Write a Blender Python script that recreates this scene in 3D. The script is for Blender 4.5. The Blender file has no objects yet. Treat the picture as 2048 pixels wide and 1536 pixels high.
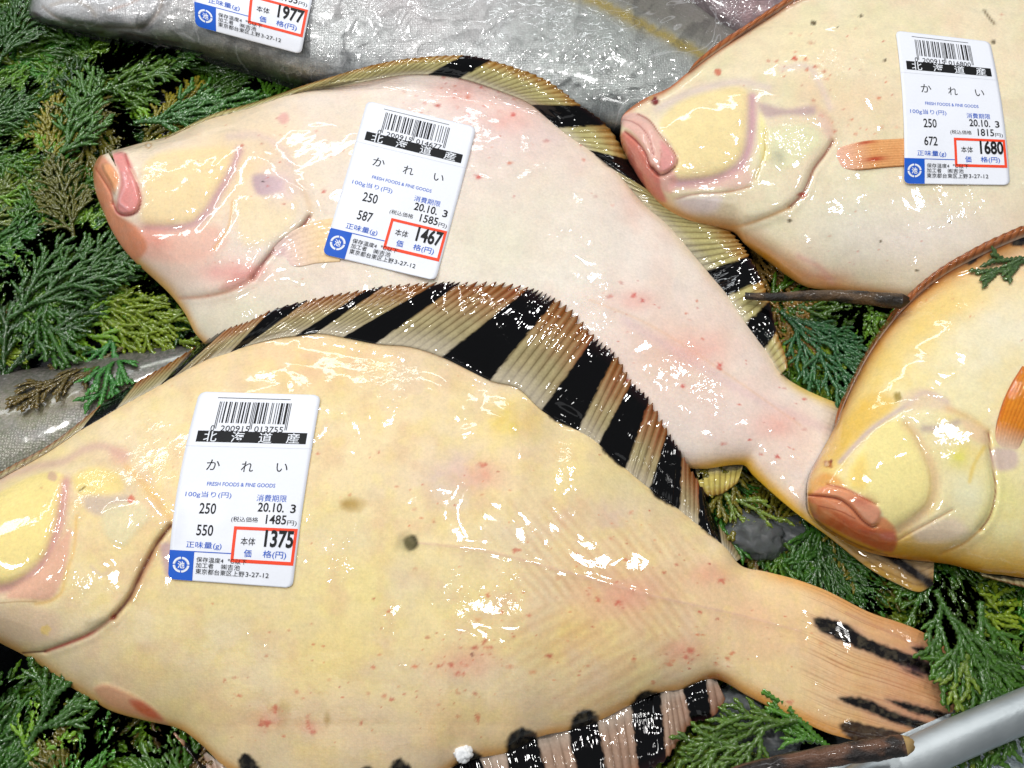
import bpy, math, random
import numpy as np

random.seed(7)
rng = np.random.default_rng(7)
SC = bpy.context.scene
COL = SC.collection

# ------------------------------------------------------------------ camera
FPX = 1967.0                      # focal length in pixels of a 2048 px wide frame
TILT = math.radians(26.0)
DIST = 0.364
CAMLOC = np.array([0.0, -DIST * math.sin(TILT), DIST * math.cos(TILT) + 0.02])
cam = bpy.data.cameras.new('camera')
cam.sensor_width = 36.0
cam.lens = 36.0 * FPX / 2048.0
cam.clip_start = 0.01
cam.clip_end = 50.0
camo = bpy.data.objects.new('camera', cam)
COL.objects.link(camo)
camo.location = CAMLOC.tolist()
camo.rotation_euler = (TILT, 0, 0)
SC.camera = camo

# ------------------------------------------------------------------ light
w = bpy.data.worlds.new('World')
SC.world = w
w.use_nodes = True
w.node_tree.nodes['Background'].inputs[0].default_value = (0.93, 0.97, 1.0, 1)
w.node_tree.nodes['Background'].inputs[1].default_value = 0.17


def lamp(name, loc, size, power, aim=(0, 0.02, 0.02), sizey=None, col=(1, 0.985, 0.96)):
    l = bpy.data.lights.new(name, 'AREA')
    l.energy = power
    l.color = col
    if sizey:
        l.shape = 'RECTANGLE'
        l.size = size
        l.size_y = sizey
    else:
        l.shape = 'DISK'
        l.size = size
    o = bpy.data.objects.new(name, l)
    COL.objects.link(o)
    o.location = loc
    from mathutils import Vector
    o.rotation_euler = (Vector(aim) - Vector(loc)).to_track_quat('-Z', 'Y').to_euler()
    return o


LAMPS = [  # spot fittings hung over the fish counter: place, size, power
    ((-0.52, 0.34, 1.25), 0.10, 4.4),
    ((0.10, 0.40, 1.30), 0.075, 3.6),
    ((0.56, 0.36, 1.30), 0.12, 2.5),
    ((-0.34, 1.02, 1.30), 0.10, 4.2),
    ((0.46, 1.05, 1.35), 0.09, 3.0),
    ((-0.85, -0.15, 1.20), 0.12, 3.4),
    ((0.15, -0.30, 1.45), 0.12, 1.6),
]
for loc, size, p in LAMPS:
    lamp('shop_spotlight', loc, size, p * 0.90)
lamp('shop_panel', (-1.15, 1.1, 1.2), 1.25, 6.0, sizey=0.12, col=(0.94, 0.98, 1.0))
lamp('shop_panel', (-0.3, 2.05, 1.3), 1.5, 5.5, sizey=0.13, col=(0.94, 0.98, 1.0))
lamp('fill_softbox', (-0.35, -0.95, 1.35), 1.3, 2.0, sizey=0.6, col=(0.97, 0.99, 1.0))  # added soft fill behind the camera, not a fitting of the shop

SC.view_settings.view_transform = 'Standard'
SC.view_settings.look = 'None'
SC.view_settings.exposure = 0.0
SC.view_settings.gamma = 1.0
SC.view_settings.use_curve_mapping = False
SC.render.engine = 'CYCLES'
SC.cycles.use_denoising = True
SC.cycles.max_bounces = 8
SC.cycles.transparent_max_bounces = 8
SC.cycles.sample_clamp_indirect = 4.0
SC.cycles.caustics_reflective = False
SC.cycles.caustics_refractive = False

# ------------------------------------------------------------------ projection helpers
ct, st = math.cos(TILT), math.sin(TILT)


def unproj(px, py, z):
    """world points at height z seen at reference pixel (px, py)"""
    px = np.asarray(px, float)
    py = np.asarray(py, float)
    z = np.asarray(z, float)
    cx = (px - 1024.0) / FPX
    cy = -(py - 768.0) / FPX
    dx = cx
    dy = cy * ct + st
    dz = cy * st - ct
    s = (z - CAMLOC[2]) / dz
    return np.stack([CAMLOC[0] + dx * s, CAMLOC[1] + dy * s, np.broadcast_to(z, (dx * s).shape)], -1)


def proj(P):
    d = P - CAMLOC
    x = d[..., 0]
    y = d[..., 1] * ct + d[..., 2] * st
    zc = -d[..., 1] * st + d[..., 2] * ct
    return 1024.0 + FPX * x / -zc, 768.0 - FPX * y / -zc


def Zm(x0, y0, s):
    return lambda *pts: [(x0 + p[0] / s, y0 + p[1] / s) + tuple(p[2:]) for p in pts]


Z1, Z2, Z3 = Zm(0, 0, 2.926), Zm(600, 0, 2.926), Zm(1200, 0, 2.415)
Z4, Z5, Z6 = Zm(0, 500, 2.926), Zm(600, 500, 2.926), Zm(1200, 500, 2.415)
Z7, Z8, Z9 = Zm(0, 1000, 2.866), Zm(1200, 1000, 2.415), Zm(600, 1000, 2.866)
ZA, ZB, ZC = Zm(0, 850, 3.0725), Zm(1560, 750, 3.746), Zm(1220, 150, 4.267)

# ------------------------------------------------------------------ numpy paint box


def lin(c):
    c = np.array(c, float) / 255.0
    return np.where(c <= 0.04045, c / 12.92, ((c + 0.055) / 1.055) ** 2.4)


def _hash(ix, iy, seed):
    h = (ix.astype(np.int64) * 374761393 + iy.astype(np.int64) * 668265263 + seed * 1442695041) & 0xFFFFFFFF
    h = ((h ^ (h >> 13)) * 1274126177) & 0xFFFFFFFF
    return ((h ^ (h >> 16)) & 0xFFFF) / 65535.0


def vnoise(x, y, seed=0):
    ix, iy = np.floor(x), np.floor(y)
    fx, fy = x - ix, y - iy
    ux, uy = fx * fx * fx * (fx * (fx * 6 - 15) + 10), fy * fy * fy * (fy * (fy * 6 - 15) + 10)
    a, b = _hash(ix, iy, seed), _hash(ix + 1, iy, seed)
    c, d = _hash(ix, iy + 1, seed), _hash(ix + 1, iy + 1, seed)
    return (a * (1 - ux) + b * ux) * (1 - uy) + (c * (1 - ux) + d * ux) * uy


def fbm(x, y, scale, seed=0, octv=3):
    r, a, t = 0, 1.0, 0
    for k in range(octv):
        r = r + a * vnoise(x / scale * 2 ** k + 17.3 * k, y / scale * 2 ** k + 9.1 * k, seed + k * 31)
        t += a
        a *= 0.5
    return r / t


def smooth(pts, n=8, closed=False):
    p = np.array([q[:2] for q in pts], float)
    if len(p) < 3:
        return p
    if closed:
        p = np.vstack([p[-1], p, p[0], p[1]])
    else:
        p = np.vstack([2 * p[0] - p[1], p, 2 * p[-1] - p[-2]])
    out = []
    t = np.linspace(0, 1, n, endpoint=False)[:, None]
    for i in range(1, len(p) - 2):
        a, b, c, d = p[i - 1], p[i], p[i + 1], p[i + 2]
        l1 = max(np.linalg.norm(c - b), 1e-6)
        m1 = (c - a) * l1 / max(np.linalg.norm(b - a) + l1, 1e-6)
        m2 = (d - b) * l1 / max(np.linalg.norm(d - c) + l1, 1e-6)
        out.append((2 * t ** 3 - 3 * t ** 2 + 1) * b + (t ** 3 - 2 * t ** 2 + t) * m1 + (-2 * t ** 3 + 3 * t ** 2) * c + (t ** 3 - t ** 2) * m2)
    if not closed:
        out.append(p[-2][None])
    return np.vstack(out)


class Skin:
    """a sheet of vertices addressed by where they lie; colours and heights are built up on it"""

    def __init__(s, X, Y, base):
        s.X, s.Y = X, Y
        s.C = np.empty(X.shape + (3,))
        s.C[:] = lin(base)
        s.Z = np.zeros(X.shape)
        s.W = np.ones(X.shape)

    def local(s, pts, m):
        p = np.array(pts, float)
        return (s.X > p[:, 0].min() - m) & (s.X < p[:, 0].max() + m) & (s.Y > p[:, 1].min() - m) & (s.Y < p[:, 1].max() + m)

    def dline(s, pts, m=60, sm=True):
        q = smooth(pts, 5) if sm else np.array(pts, float)
        sel = s.local(q, m)
        x, y = s.X[sel], s.Y[sel]
        d = np.full(x.shape, 1e9)
        for (x0, y0), (x1, y1) in zip(q[:-1], q[1:]):
            L = (x1 - x0) ** 2 + (y1 - y0) ** 2 + 1e-9
            t = np.clip(((x - x0) * (x1 - x0) + (y - y0) * (y1 - y0)) / L, 0, 1)
            d = np.minimum(d, (x - x0 - t * (x1 - x0)) ** 2 + (y - y0 - t * (y1 - y0)) ** 2)
        return sel, np.sqrt(d)

    def dpoly(s, pts, m=60, sm=True):
        q = smooth(pts, 4, True) if sm else np.array([p[:2] for p in pts], float)
        q2 = np.vstack([q, q[:1]])
        sel, d = s.dline(q2, m, False)
        x, y = s.X[sel], s.Y[sel]
        ins = np.zeros(x.shape, bool)
        for (x0, y0), (x1, y1) in zip(q2[:-1], q2[1:]):
            if y0 == y1:
                continue
            c = (y0 > y) != (y1 > y)
            ins ^= c & (x < (x1 - x0) * (y - y0) / (y1 - y0) + x0)
        return sel, np.where(ins, -d, d)

    def mix(s, sel, m, col):
        m = np.clip(m, 0, 1)
        m = np.broadcast_to(m, s.X.shape) if np.ndim(m) == 2 else m
        m = (m if np.ndim(m) else np.full(int(sel.sum()), float(m))).reshape(-1)[:, None]
        s.C[sel] = s.C[sel] * (1 - m) + lin(col) * m

    def poly(s, pts, col, a=1.0, soft=14, rag=0, h=0.0, hs=None, sm=True, wet=None):
        sel, d = s.dpoly(pts, soft + rag + (hs or 0) + 8, sm)
        if rag:
            d = d + (fbm(s.X[sel], s.Y[sel], 9, 3) - 0.5) * 2 * rag
        m = np.clip(0.5 - d / soft, 0, 1)
        m = m * m * (3 - 2 * m)
        if col is not None:
            s.mix(sel, m * a, col)
        if h:
            k = np.clip(0.5 - d / (hs or soft), 0, 1)
            s.Z[sel] += h * k * k * (3 - 2 * k)
        if wet is not None:
            s.W[sel] = s.W[sel] * (1 - m) + wet * m

    def line(s, pts, col, w, a=1.0, h=0.0, hw=None, rag=0.0, soft=None):
        sel, d = s.dline(pts, max(w * 3, (hw or 0) * 3) + 6)
        dd = d
        if rag:
            dd = d + (fbm(s.X[sel], s.Y[sel], 14, 5) - 0.5) * 2 * rag
        m = np.exp(-np.maximum(dd, 0) ** 2 / (0.55 * w) ** 2)
        if col is not None:
            s.mix(sel, m * a, col)
        if h:
            s.Z[sel] += h * np.exp(-(d / (hw or w)) ** 2)

    def spot(s, x, y, r, col, a=1.0, soft=0.5, ry=None, rag=0.35, h=0.0):
        ry = ry or r
        R = max(r, ry) * 2.2
        sel = (np.abs(s.X - x) < R) & (np.abs(s.Y - y) < R)
        if not sel.any():
            return
        X, Y = s.X[sel], s.Y[sel]
        d = np.hypot((X - x) / r, (Y - y) / ry)
        if rag:
            d = d + (fbm(X, Y, max(3.0, r * 0.8), int(x) % 97, 2) - 0.5) * 2 * rag
        m = np.clip((1 + soft / 2 - d) / soft, 0, 1)
        s.mix(sel, m * a, col)
        if h:
            s.Z[sel] += h * np.exp(-d * d)

    def blot(s, x, y, r, col, a, ry=None):
        ry = ry or r
        d = ((s.X - x) / r) ** 2 + ((s.Y - y) / ry) ** 2
        n = 0.55 + 0.9 * fbm(s.X, s.Y, r * 0.5, int(x + y) % 89)
        s.mix(np.ones(s.X.shape, bool), np.exp(-d) * a * n, col)

    def specks(s, n, cx, cy, sx, sy, rmin=1.3, rmax=4.5, cols=((205, 70, 50), (215, 110, 75), (190, 60, 50)), amax=0.85, seed=1):
        g = np.random.default_rng(seed)
        for k in range(n):
            x, y = g.normal(cx, sx), g.normal(cy, sy)
            r = (rmin + (rmax - rmin) * g.random() ** 3.0) * 0.72
            el = 1 + g.random() * 0.8
            s.spot(x, y, r * el, cols[g.integers(len(cols))], a=amax * (0.35 + 0.65 * g.random()), soft=1.3, ry=r, rag=0.9)

    def fur(s, amp, scale, seed, cols):
        n = fbm(s.X, s.Y, scale, seed, 4)
        al = np.clip((n - 0.45) * 3.2, 0, 1) * amp
        s.mix(np.ones(s.X.shape, bool), al, cols)


# ------------------------------------------------------------------ height map of what already lies on the counter
HX0, HY0, HC = -500.0, -500.0, 4.0
HW, HH = 1000, 640
HM = np.zeros((HH, HW))


def hm_add(px, py, z):
    i = np.round((py - HY0) / HC).astype(int).ravel()
    j = np.round((px - HX0) / HC).astype(int).ravel()
    ok = (i >= 0) & (i < HH) & (j >= 0) & (j < HW)
    tmp = np.zeros_like(HM)
    np.maximum.at(tmp, (i[ok], j[ok]), np.broadcast_to(z, px.shape).ravel()[ok])
    # close pin holes
    t2 = tmp.copy()
    for di in (-1, 0, 1):
        for dj in (-1, 0, 1):
            t2 = np.maximum(t2, np.roll(np.roll(tmp, di, 0), dj, 1))
    tmp = np.where(tmp > 0, tmp, t2)
    np.maximum(HM, tmp, out=HM)


def blur(A, r):
    if r <= 0:
        return A
    for ax in (0, 1):
        for _ in range(2):
            c = np.cumsum(np.pad(A, [(r + 1, r) if k == ax else (0, 0) for k in (0, 1)], mode='edge'), axis=ax)
            A = (np.take(c, range(2 * r + 1, c.shape[ax]), ax) - np.take(c, range(0, c.shape[ax] - 2 * r - 1), ax)) / (2 * r + 1)
    return A


def hm_at(px, py, r=0, src=None):
    A = blur(HM if src is None else src, r)
    u = np.clip((np.asarray(px, float) - HX0) / HC, 0, HW - 1.001)
    v = np.clip((np.asarray(py, float) - HY0) / HC, 0, HH - 1.001)
    i, j = v.astype(int), u.astype(int)
    fi, fj = v - i, u - j
    return (A[i, j] * (1 - fi) * (1 - fj) + A[i + 1, j] * fi * (1 - fj) + A[i, j + 1] * (1 - fi) * fj + A[i + 1, j + 1] * fi * fj)


def smax(a, b, k=0.0015):
    h = np.clip(0.5 + 0.5 * (a - b) / k, 0, 1)
    return b + (a - b) * h + k * h * (1 - h)


# ------------------------------------------------------------------ mesh helpers


def mesh_obj(name, verts, faces, mat, parent=None, col=None, smoothsh=True):
    me = bpy.data.meshes.new(name)
    V = np.ascontiguousarray(verts, dtype=np.float32).reshape(-1, 3)
    me.vertices.add(len(V))
    me.vertices.foreach_set('co', V.ravel())
    if isinstance(faces, np.ndarray):
        n, k = faces.shape
        me.loops.add(n * k)
        me.loops.foreach_set('vertex_index', faces.astype(np.int32).ravel())
        me.polygons.add(n)
        me.polygons.foreach_set('loop_start', np.arange(0, n * k, k, dtype=np.int32))
        me.polygons.foreach_set('loop_total', np.full(n, k, dtype=np.int32))
    else:
        tot = np.array([len(f) for f in faces], np.int32)
        me.loops.add(int(tot.sum()))
        me.loops.foreach_set('vertex_index', np.concatenate([np.asarray(f, np.int32) for f in faces]))
        me.polygons.add(len(faces))
        me.polygons.foreach_set('loop_start', np.concatenate([[0], np.cumsum(tot)[:-1]]).astype(np.int32))
        me.polygons.foreach_set('loop_total', tot)
    me.update(calc_edges=True)
    me.validate()
    if smoothsh:
        me.polygons.foreach_set('use_smooth', np.ones(len(me.polygons), bool))
    if col is not None:
        c = np.asarray(col, float).reshape(len(V), -1)
        if c.shape[1] == 3:
            c = np.hstack([c, np.ones((len(V), 1))])
        at = me.color_attributes.new('Col', 'FLOAT_COLOR', 'POINT')
        at.data.foreach_set('color', c.astype(np.float32).ravel())
    me.materials.append(mat)
    o = bpy.data.objects.new(name, me)
    COL.objects.link(o)
    if parent is not None:
        o.parent = parent
    return o


def gridfaces(nu, nv, off=0, flip=False):
    i = np.arange(nu * nv).reshape(nu, nv) + off
    q = np.stack([i[:-1, :-1], i[1:, :-1], i[1:, 1:], i[:-1, 1:]], -1).reshape(-1, 4)
    return q[:, ::-1] if flip else q


def slab(Ptop, thick=None, Pbot=None):
    """closed sheet from a grid of points"""
    nu, nv = Ptop.shape[:2]
    B = Pbot if Pbot is not None else Ptop - np.array([0, 0, thick])
    V = np.vstack([Ptop.reshape(-1, 3), B.reshape(-1, 3)])
    n = nu * nv
    f1 = gridfaces(nu, nv)
    f2 = gridfaces(nu, nv, n, True)
    i = np.arange(n).reshape(nu, nv)
    ring = np.concatenate([i[:, 0], i[-1, 1:], i[-2::-1, -1], i[0, -2:0:-1]])
    r2 = np.roll(ring, -1)
    f3 = np.stack([ring, ring + n, r2 + n, r2], -1)
    return V, np.vstack([f1, f2, f3])


def tag(o, label=None, cat=None, group=None, kind=None):
    if label:
        o['label'] = label
    if cat:
        o['category'] = cat
    if group:
        o['group'] = group
    if kind:
        o['kind'] = kind
    return o


def empty(name, loc):
    o = bpy.data.objects.new(name, None)
    COL.objects.link(o)
    o.location = loc
    o.empty_display_size = 0.01
    return o


def keep(o, root):
    """parent without moving: parts are built in world space"""
    o.parent = root
    from mathutils import Matrix, Vector
    o.matrix_parent_inverse = Matrix.Translation(-Vector(root.location))
    return o


# ------------------------------------------------------------------ materials


class NT:
    def __init__(s, name):
        s.m = bpy.data.materials.new(name)
        s.m.use_nodes = True
        s.t = s.m.node_tree
        s.b = s.t.nodes['Principled BSDF']
        s.out = s.t.nodes['Material Output']

    def n(s, typ, **kw):
        x = s.t.nodes.new(typ)
        for k, v in kw.items():
            if k in x.inputs.keys() if not k.startswith('_') else False:
                x.inputs[k].default_value = v
            else:
                setattr(x, k.lstrip('_'), v)
        return x

    def l(s, a, b):
        s.t.links.new(a, b)

    def tc(s):
        return s.n('ShaderNodeTexCoord').outputs['Object']

    def noise(s, scale, detail=2.0, rough=0.5, vec=None, dist=0.0):
        x = s.n('ShaderNodeTexNoise')
        x.inputs['Scale'].default_value = scale
        x.inputs['Detail'].default_value = detail
        x.inputs['Roughness'].default_value = rough
        x.inputs['Distortion'].default_value = dist
        s.l(vec or s.tc(), x.inputs['Vector'])
        return x.outputs['Fac']

    def math(s, op, a, b=None, clamp=False):
        x = s.n('ShaderNodeMath')
        x.operation = op
        x.use_clamp = clamp
        for k, v in enumerate((a, b)):
            if v is None:
                continue
            if isinstance(v, (int, float)):
                x.inputs[k].default_value = v
            else:
                s.l(v, x.inputs[k])
        return x.outputs[0]

    def mapr(s, v, a, b, c, d):
        x = s.n('ShaderNodeMapRange')
        s.l(v, x.inputs[0])
        for k, q in zip((1, 2, 3, 4), (a, b, c, d)):
            x.inputs[k].default_value = q
        return x.outputs[0]

    def mixc(s, f, a, b, mode='MIX'):
        x = s.n('ShaderNodeMix')
        x.data_type = 'RGBA'
        x.blend_type = mode
        for k, v in ((0, f), (6, a), (7, b)):
            if isinstance(v, (int, float)):
                x.inputs[k].default_value = v
            elif isinstance(v, tuple):
                x.inputs[k].default_value = v if len(v) == 4 else v + (1,)
            else:
                s.l(v, x.inputs[k])
        return x.outputs[2]

    def bump(s, h, strength, dist, normal=None):
        x = s.n('ShaderNodeBump')
        x.inputs['Strength'].default_value = strength
        x.inputs['Distance'].default_value = dist
        s.l(h, x.inputs['Height'])
        if normal is not None:
            s.l(normal, x.inputs['Normal'])
        return x.outputs[0]

    def set(s, **kw):
        for k, v in kw.items():
            k = k.replace('_', ' ')
            if isinstance(v, (int, float, tuple)):
                s.b.inputs[k].default_value = v if not (isinstance(v, tuple) and len(v) == 3 and 'Color' in k) else v + (1,)
            else:
                s.l(v, s.b.inputs[k])

    def attr(s):
        x = s.n('ShaderNodeAttribute')
        x.attribute_name = 'Col'
        return x


def m_skin(name='wet fish skin', rough=0.36, coat=1.0, sss=0.14, wave=0.55):
    k = NT(name)
    a = k.attr()
    tc = k.tc()
    n1 = k.noise(900, 3, 0.6, tc)
    n2 = k.noise(140, 3, 0.55, tc)
    f = k.math('ADD', k.mapr(n1, 0.3, 0.7, 0.93, 1.045), k.mapr(n2, 0.3, 0.7, -0.045, 0.035))
    cmb = k.n('ShaderNodeVectorMath')
    cmb.operation = 'SCALE'
    k.l(a.outputs['Color'], cmb.inputs[0])
    k.l(f, cmb.inputs['Scale'])
    # the wet film over the skin: slow swells and small beads that catch the lamps
    w1 = k.noise(66, 1.2, 0.45, tc, 0.7)
    w2 = k.noise(330, 1.5, 0.5, tc, 0.6)
    w3 = k.noise(1500, 2, 0.5, tc)
    al = a.outputs['Alpha']
    h = k.math('ADD', k.math('MULTIPLY', w1, 0.72), k.math('MULTIPLY', w2, k.math('MULTIPLY', al, 0.16)))
    h = k.math('ADD', h, k.math('MULTIPLY', w3, k.math('MULTIPLY', al, 0.008)))
    bn = k.bump(h, wave, 0.0032)
    vs = k.n('ShaderNodeTexVoronoi')
    vs.inputs['Scale'].default_value = 1350
    vs.inputs['Randomness'].default_value = 0.7
    k.l(tc, vs.inputs['Vector'])
    k.l(k.math('ADD', f, k.mapr(vs.outputs['Distance'], 0.1, 0.7, 0.018, -0.028)), cmb.inputs['Scale'])
    bs = k.bump(k.math('ADD', n1, vs.outputs['Distance']), 0.11, 0.0004)
    k.set(Base_Color=cmb.outputs[0], Roughness=rough, Coat_Weight=coat, Coat_Roughness=0.05, Coat_IOR=1.5,
          Subsurface_Weight=sss, Subsurface_Radius=(0.004, 0.0022, 0.0012), Subsurface_Scale=1.0, Normal=bs, Coat_Normal=bn)
    k.b.inputs['Specular IOR Level'].default_value = 0.04
    return k.m


def m_fin(name='wet fin membrane'):
    k = NT(name)
    a = k.attr()
    tc = k.tc()
    w1 = k.noise(170, 1.5, 0.5, tc, 0.8)
    n1 = k.noise(1100, 2, 0.5, tc)
    cmb = k.n('ShaderNodeVectorMath')
    cmb.operation = 'SCALE'
    k.l(a.outputs['Color'], cmb.inputs[0])
    k.l(k.mapr(n1, 0.3, 0.7, 0.9, 1.08), cmb.inputs['Scale'])
    k.set(Base_Color=cmb.outputs[0], Roughness=0.6, Coat_Weight=1.0, Coat_Roughness=0.045, Coat_IOR=1.42,
          Coat_Normal=k.bump(w1, 0.2, 0.0013))
    k.b.inputs['Specular IOR Level'].default_value = 0.0
    return k.m


def m_silver(name='silver fish scales'):
    k = NT(name)
    a = k.attr()
    tc = k.tc()
    v = k.n('ShaderNodeTexVoronoi')
    v.inputs['Scale'].default_value = 980
    v.inputs['Randomness'].default_value = 0.55
    k.l(tc, v.inputs['Vector'])
    sc = v.outputs['Distance']
    n = k.noise(40, 3, 0.5, tc)
    f = k.math('ADD', k.mapr(sc, 0.0, 0.8, 1.12, 0.74), k.mapr(n, 0.3, 0.7, -0.04, 0.04))
    cmb = k.n('ShaderNodeVectorMath')
    cmb.operation = 'SCALE'
    k.l(a.outputs['Color'], cmb.inputs[0])
    k.l(f, cmb.inputs['Scale'])
    tint = k.mixc(k.mapr(v.outputs['Color'], 0, 1, 0, 0.22), cmb.outputs[0], (0.55, 0.42, 0.45, 1))
    b = k.bump(sc, 0.25, 0.0005)
    k.set(Base_Color=tint, Metallic=0.12, Roughness=0.30, Coat_Weight=0.6, Coat_Roughness=0.10,
          Normal=b, Coat_Normal=k.bump(k.noise(120, 2, 0.5, tc), 0.2, 0.001))
    return k.m


def m_film(name='clear plastic film'):
    k = NT(name)
    tc = k.tc()
    gl = k.n('ShaderNodeBsdfGlossy')
    gl.inputs['Roughness'].default_value = 0.09
    gl.inputs['Color'].default_value = (1, 1, 1, 1)
    tr = k.n('ShaderNodeBsdfTransparent')
    tr.inputs['Color'].default_value = (0.965, 0.97, 0.975, 1)
    df = k.n('ShaderNodeBsdfDiffuse')
    df.inputs['Color'].default_value = (0.75, 0.76, 0.79, 1)
    r = k.noise(26, 2, 0.45, tc, 1.6)
    ridge = k.math('ABSOLUTE', k.math('SUBTRACT', r, 0.5))
    r2 = k.noise(70, 1.5, 0.5, tc, 2.2)
    h = k.math('ADD', ridge, k.math('MULTIPLY', k.math('ABSOLUTE', k.math('SUBTRACT', r2, 0.5)), 0.45))
    bn = k.bump(h, 0.55, 0.0032)
    k.l(bn, gl.inputs['Normal'])
    fr = k.n('ShaderNodeFresnel')
    fr.inputs['IOR'].default_value = 1.5
    k.l(bn, fr.inputs['Normal'])
    mx = k.n('ShaderNodeMixShader')
    k.l(k.math('MULTIPLY', fr.outputs[0], 1.0, True), mx.inputs[0])
    k.l(tr.outputs[0], mx.inputs[1])
    k.l(gl.outputs[0], mx.inputs[2])
    m2 = k.n('ShaderNodeMixShader')
    crease = k.mapr(ridge, 0.0, 0.010, 0.26, 0.04)
    k.l(crease, m2.inputs[0])
    k.l(mx.outputs[0], m2.inputs[1])
    k.l(df.outputs[0], m2.inputs[2])
    k.l(m2.outputs[0], k.out.inputs['Surface'])
    return k.m


def m_leaf(name='cypress leaf'):
    k = NT(name)
    a = k.attr()
    tc = k.tc()
    n = k.noise(700, 2, 0.5, tc)
    cmb = k.n('ShaderNodeVectorMath')
    cmb.operation = 'SCALE'
    k.l(a.outputs['Color'], cmb.inputs[0])
    k.l(k.mapr(n, 0.3, 0.7, 0.72, 1.3), cmb.inputs['Scale'])
    k.set(Base_Color=cmb.outputs[0], Roughness=0.55, Coat_Weight=1.0, Coat_Roughness=0.07, Coat_Normal=k.bump(k.noise(900, 2, 0.5, tc), 0.35, 0.0006),
          Normal=k.bump(k.noise(1400, 2, 0.5, tc), 0.5, 0.0006))
    k.b.inputs['Specular IOR Level'].default_value = 0.1
    return k.m


def m_simple(name, col, rough=0.5, metal=0.0, **kw):
    k = NT(name)
    k.b.inputs['Specular IOR Level'].default_value = kw.pop('spec', 0.2)
    c = tuple(lin(col)) + (1,)
    n = k.noise(kw.pop('ns', 400), 3, 0.6)
    amt = kw.pop('na', 0.06)
    cc = k.n('ShaderNodeVectorMath')
    cc.operation = 'SCALE'
    cc.inputs[0].default_value = c[:3]
    k.l(k.mapr(n, 0.3, 0.7, 1 - amt, 1 + amt), cc.inputs['Scale'])
    k.set(Base_Color=cc.outputs[0], Roughness=rough, Metallic=metal, **kw)
    return k.m


def m_vcol(name, rough, coat=0.0, bscale=600, bstr=0.4, bdist=0.0008, metal=0.0):
    k = NT(name)
    a = k.attr()
    tc = k.tc()
    k.set(Base_Color=a.outputs['Color'], Roughness=rough, Coat_Weight=coat, Coat_Roughness=0.08, Metallic=metal,
          Normal=k.bump(k.noise(bscale, 4, 0.6, tc), bstr, bdist))
    return k.m


M_SKIN = m_skin()
M_FIN = m_fin()
M_SILVER = m_silver()
M_FILM = m_film()
M_LEAF = m_leaf()
M_PAPER = m_simple('label paper', (232, 235, 244), 0.32, na=0.012, ns=900)
M_BLACK = m_simple('black ink', (14, 15, 18), 0.5, na=0.1)
M_BLUE = m_simple('blue ink', (16, 88, 196), 0.4, na=0.04)
M_RED = m_simple('red ink', (240, 72, 38), 0.4, na=0.04)
M_WHITE = m_simple('white print', (232, 236, 244), 0.4, na=0.01)
M_FOLD = m_simple('paper fold', (190, 192, 200), 0.5)
M_BARK = m_vcol('twig bark', 0.55, 0.25, 500, 1.0, 0.0016)
M_CUT = m_simple('cut wood', (176, 146, 98), 0.6, na=0.2)


def m_ice():
    k = NT('ice')
    tc = k.tc()
    b = k.bump(k.noise(600, 4, 0.7, tc), 1.0, 0.004)
    k.set(Base_Color=(0.72, 0.78, 0.83), Roughness=0.28, IOR=1.31, Transmission_Weight=0.9, Coat_Weight=1.0, Coat_Roughness=0.04, Coat_IOR=1.6, Coat_Normal=b)
    return k.m


M_ICE = m_ice()


def m_steel(name='brushed steel'):
    k = NT(name)
    tc = k.tc()
    n = k.noise(35, 3, 0.6, tc)
    n2 = k.noise(900, 2, 0.5, tc)
    c = k.mixc(k.mapr(n, 0.35, 0.65, 0, 1), (0.33, 0.37, 0.39), (0.46, 0.50, 0.52))
    k.set(Base_Color=c, Metallic=0.7, Roughness=k.mapr(n, 0.3, 0.7, 0.34, 0.5), Normal=k.bump(n2, 0.12, 0.0004))
    return k.m


M_STEEL = m_steel()


def m_counter():
    k = NT('wet steel counter')
    tc = k.tc()
    v = k.noise(330, 3, 0.6, tc, 0.8)
    c = k.mixc(k.mapr(v, 0.35, 0.65, 0, 1), (0.42, 0.52, 0.55), (0.72, 0.80, 0.82))
    k.set(Base_Color=c, Metallic=0.6, Roughness=0.28, Normal=k.bump(v, 0.9, 0.003))
    return k.m


M_COUNTER = m_counter()


def m_base():
    k = NT('dark wet tray base')
    tc = k.tc()
    v = k.noise(160, 4, 0.6, tc)
    c = k.mixc(k.mapr(v, 0.5, 0.75, 0, 1), (0.004, 0.005, 0.006), (0.016, 0.02, 0.024))
    k.set(Base_Color=c, Roughness=0.18, Normal=k.bump(v, 0.25, 0.002))
    k.b.inputs['Specular IOR Level'].default_value = 0.3
    return k.m


M_BASE = m_base()

# ------------------------------------------------------------------ tray and counter
RIMZ = 0.026
rim_px = smooth([(2420, 1269), (2240, 1342), (2056, 1418), (1955, 1461), (1850, 1508), (1740, 1562), (1640, 1618), (1480, 1705), (1250, 1850)], 8)
RIM = unproj(rim_px[:, 0], rim_px[:, 1], RIMZ)


def tube(path, rad, ns=24, flat=1.0):
    n = len(path)
    t = np.gradient(path, axis=0)
    t /= np.linalg.norm(t, axis=1)[:, None]
    side = np.stack([-t[:, 1], t[:, 0], np.zeros(n)], 1)
    side /= np.linalg.norm(side, axis=1)[:, None]
    up = np.cross(t, side)
    a = np.linspace(0, 2 * np.pi, ns, endpoint=False)
    rad = np.broadcast_to(rad, (n,))
    P = path[:, None] + rad[:, None, None] * (np.cos(a)[None, :, None] * side[:, None] + flat * np.sin(a)[None, :, None] * up[:, None])
    i = np.arange(n * ns).reshape(n, ns)
    j = np.roll(i, -1, 1)
    f = np.stack([i[:-1], i[1:], j[1:], j[:-1]], -1).reshape(-1, 4)
    return P, f


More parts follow.
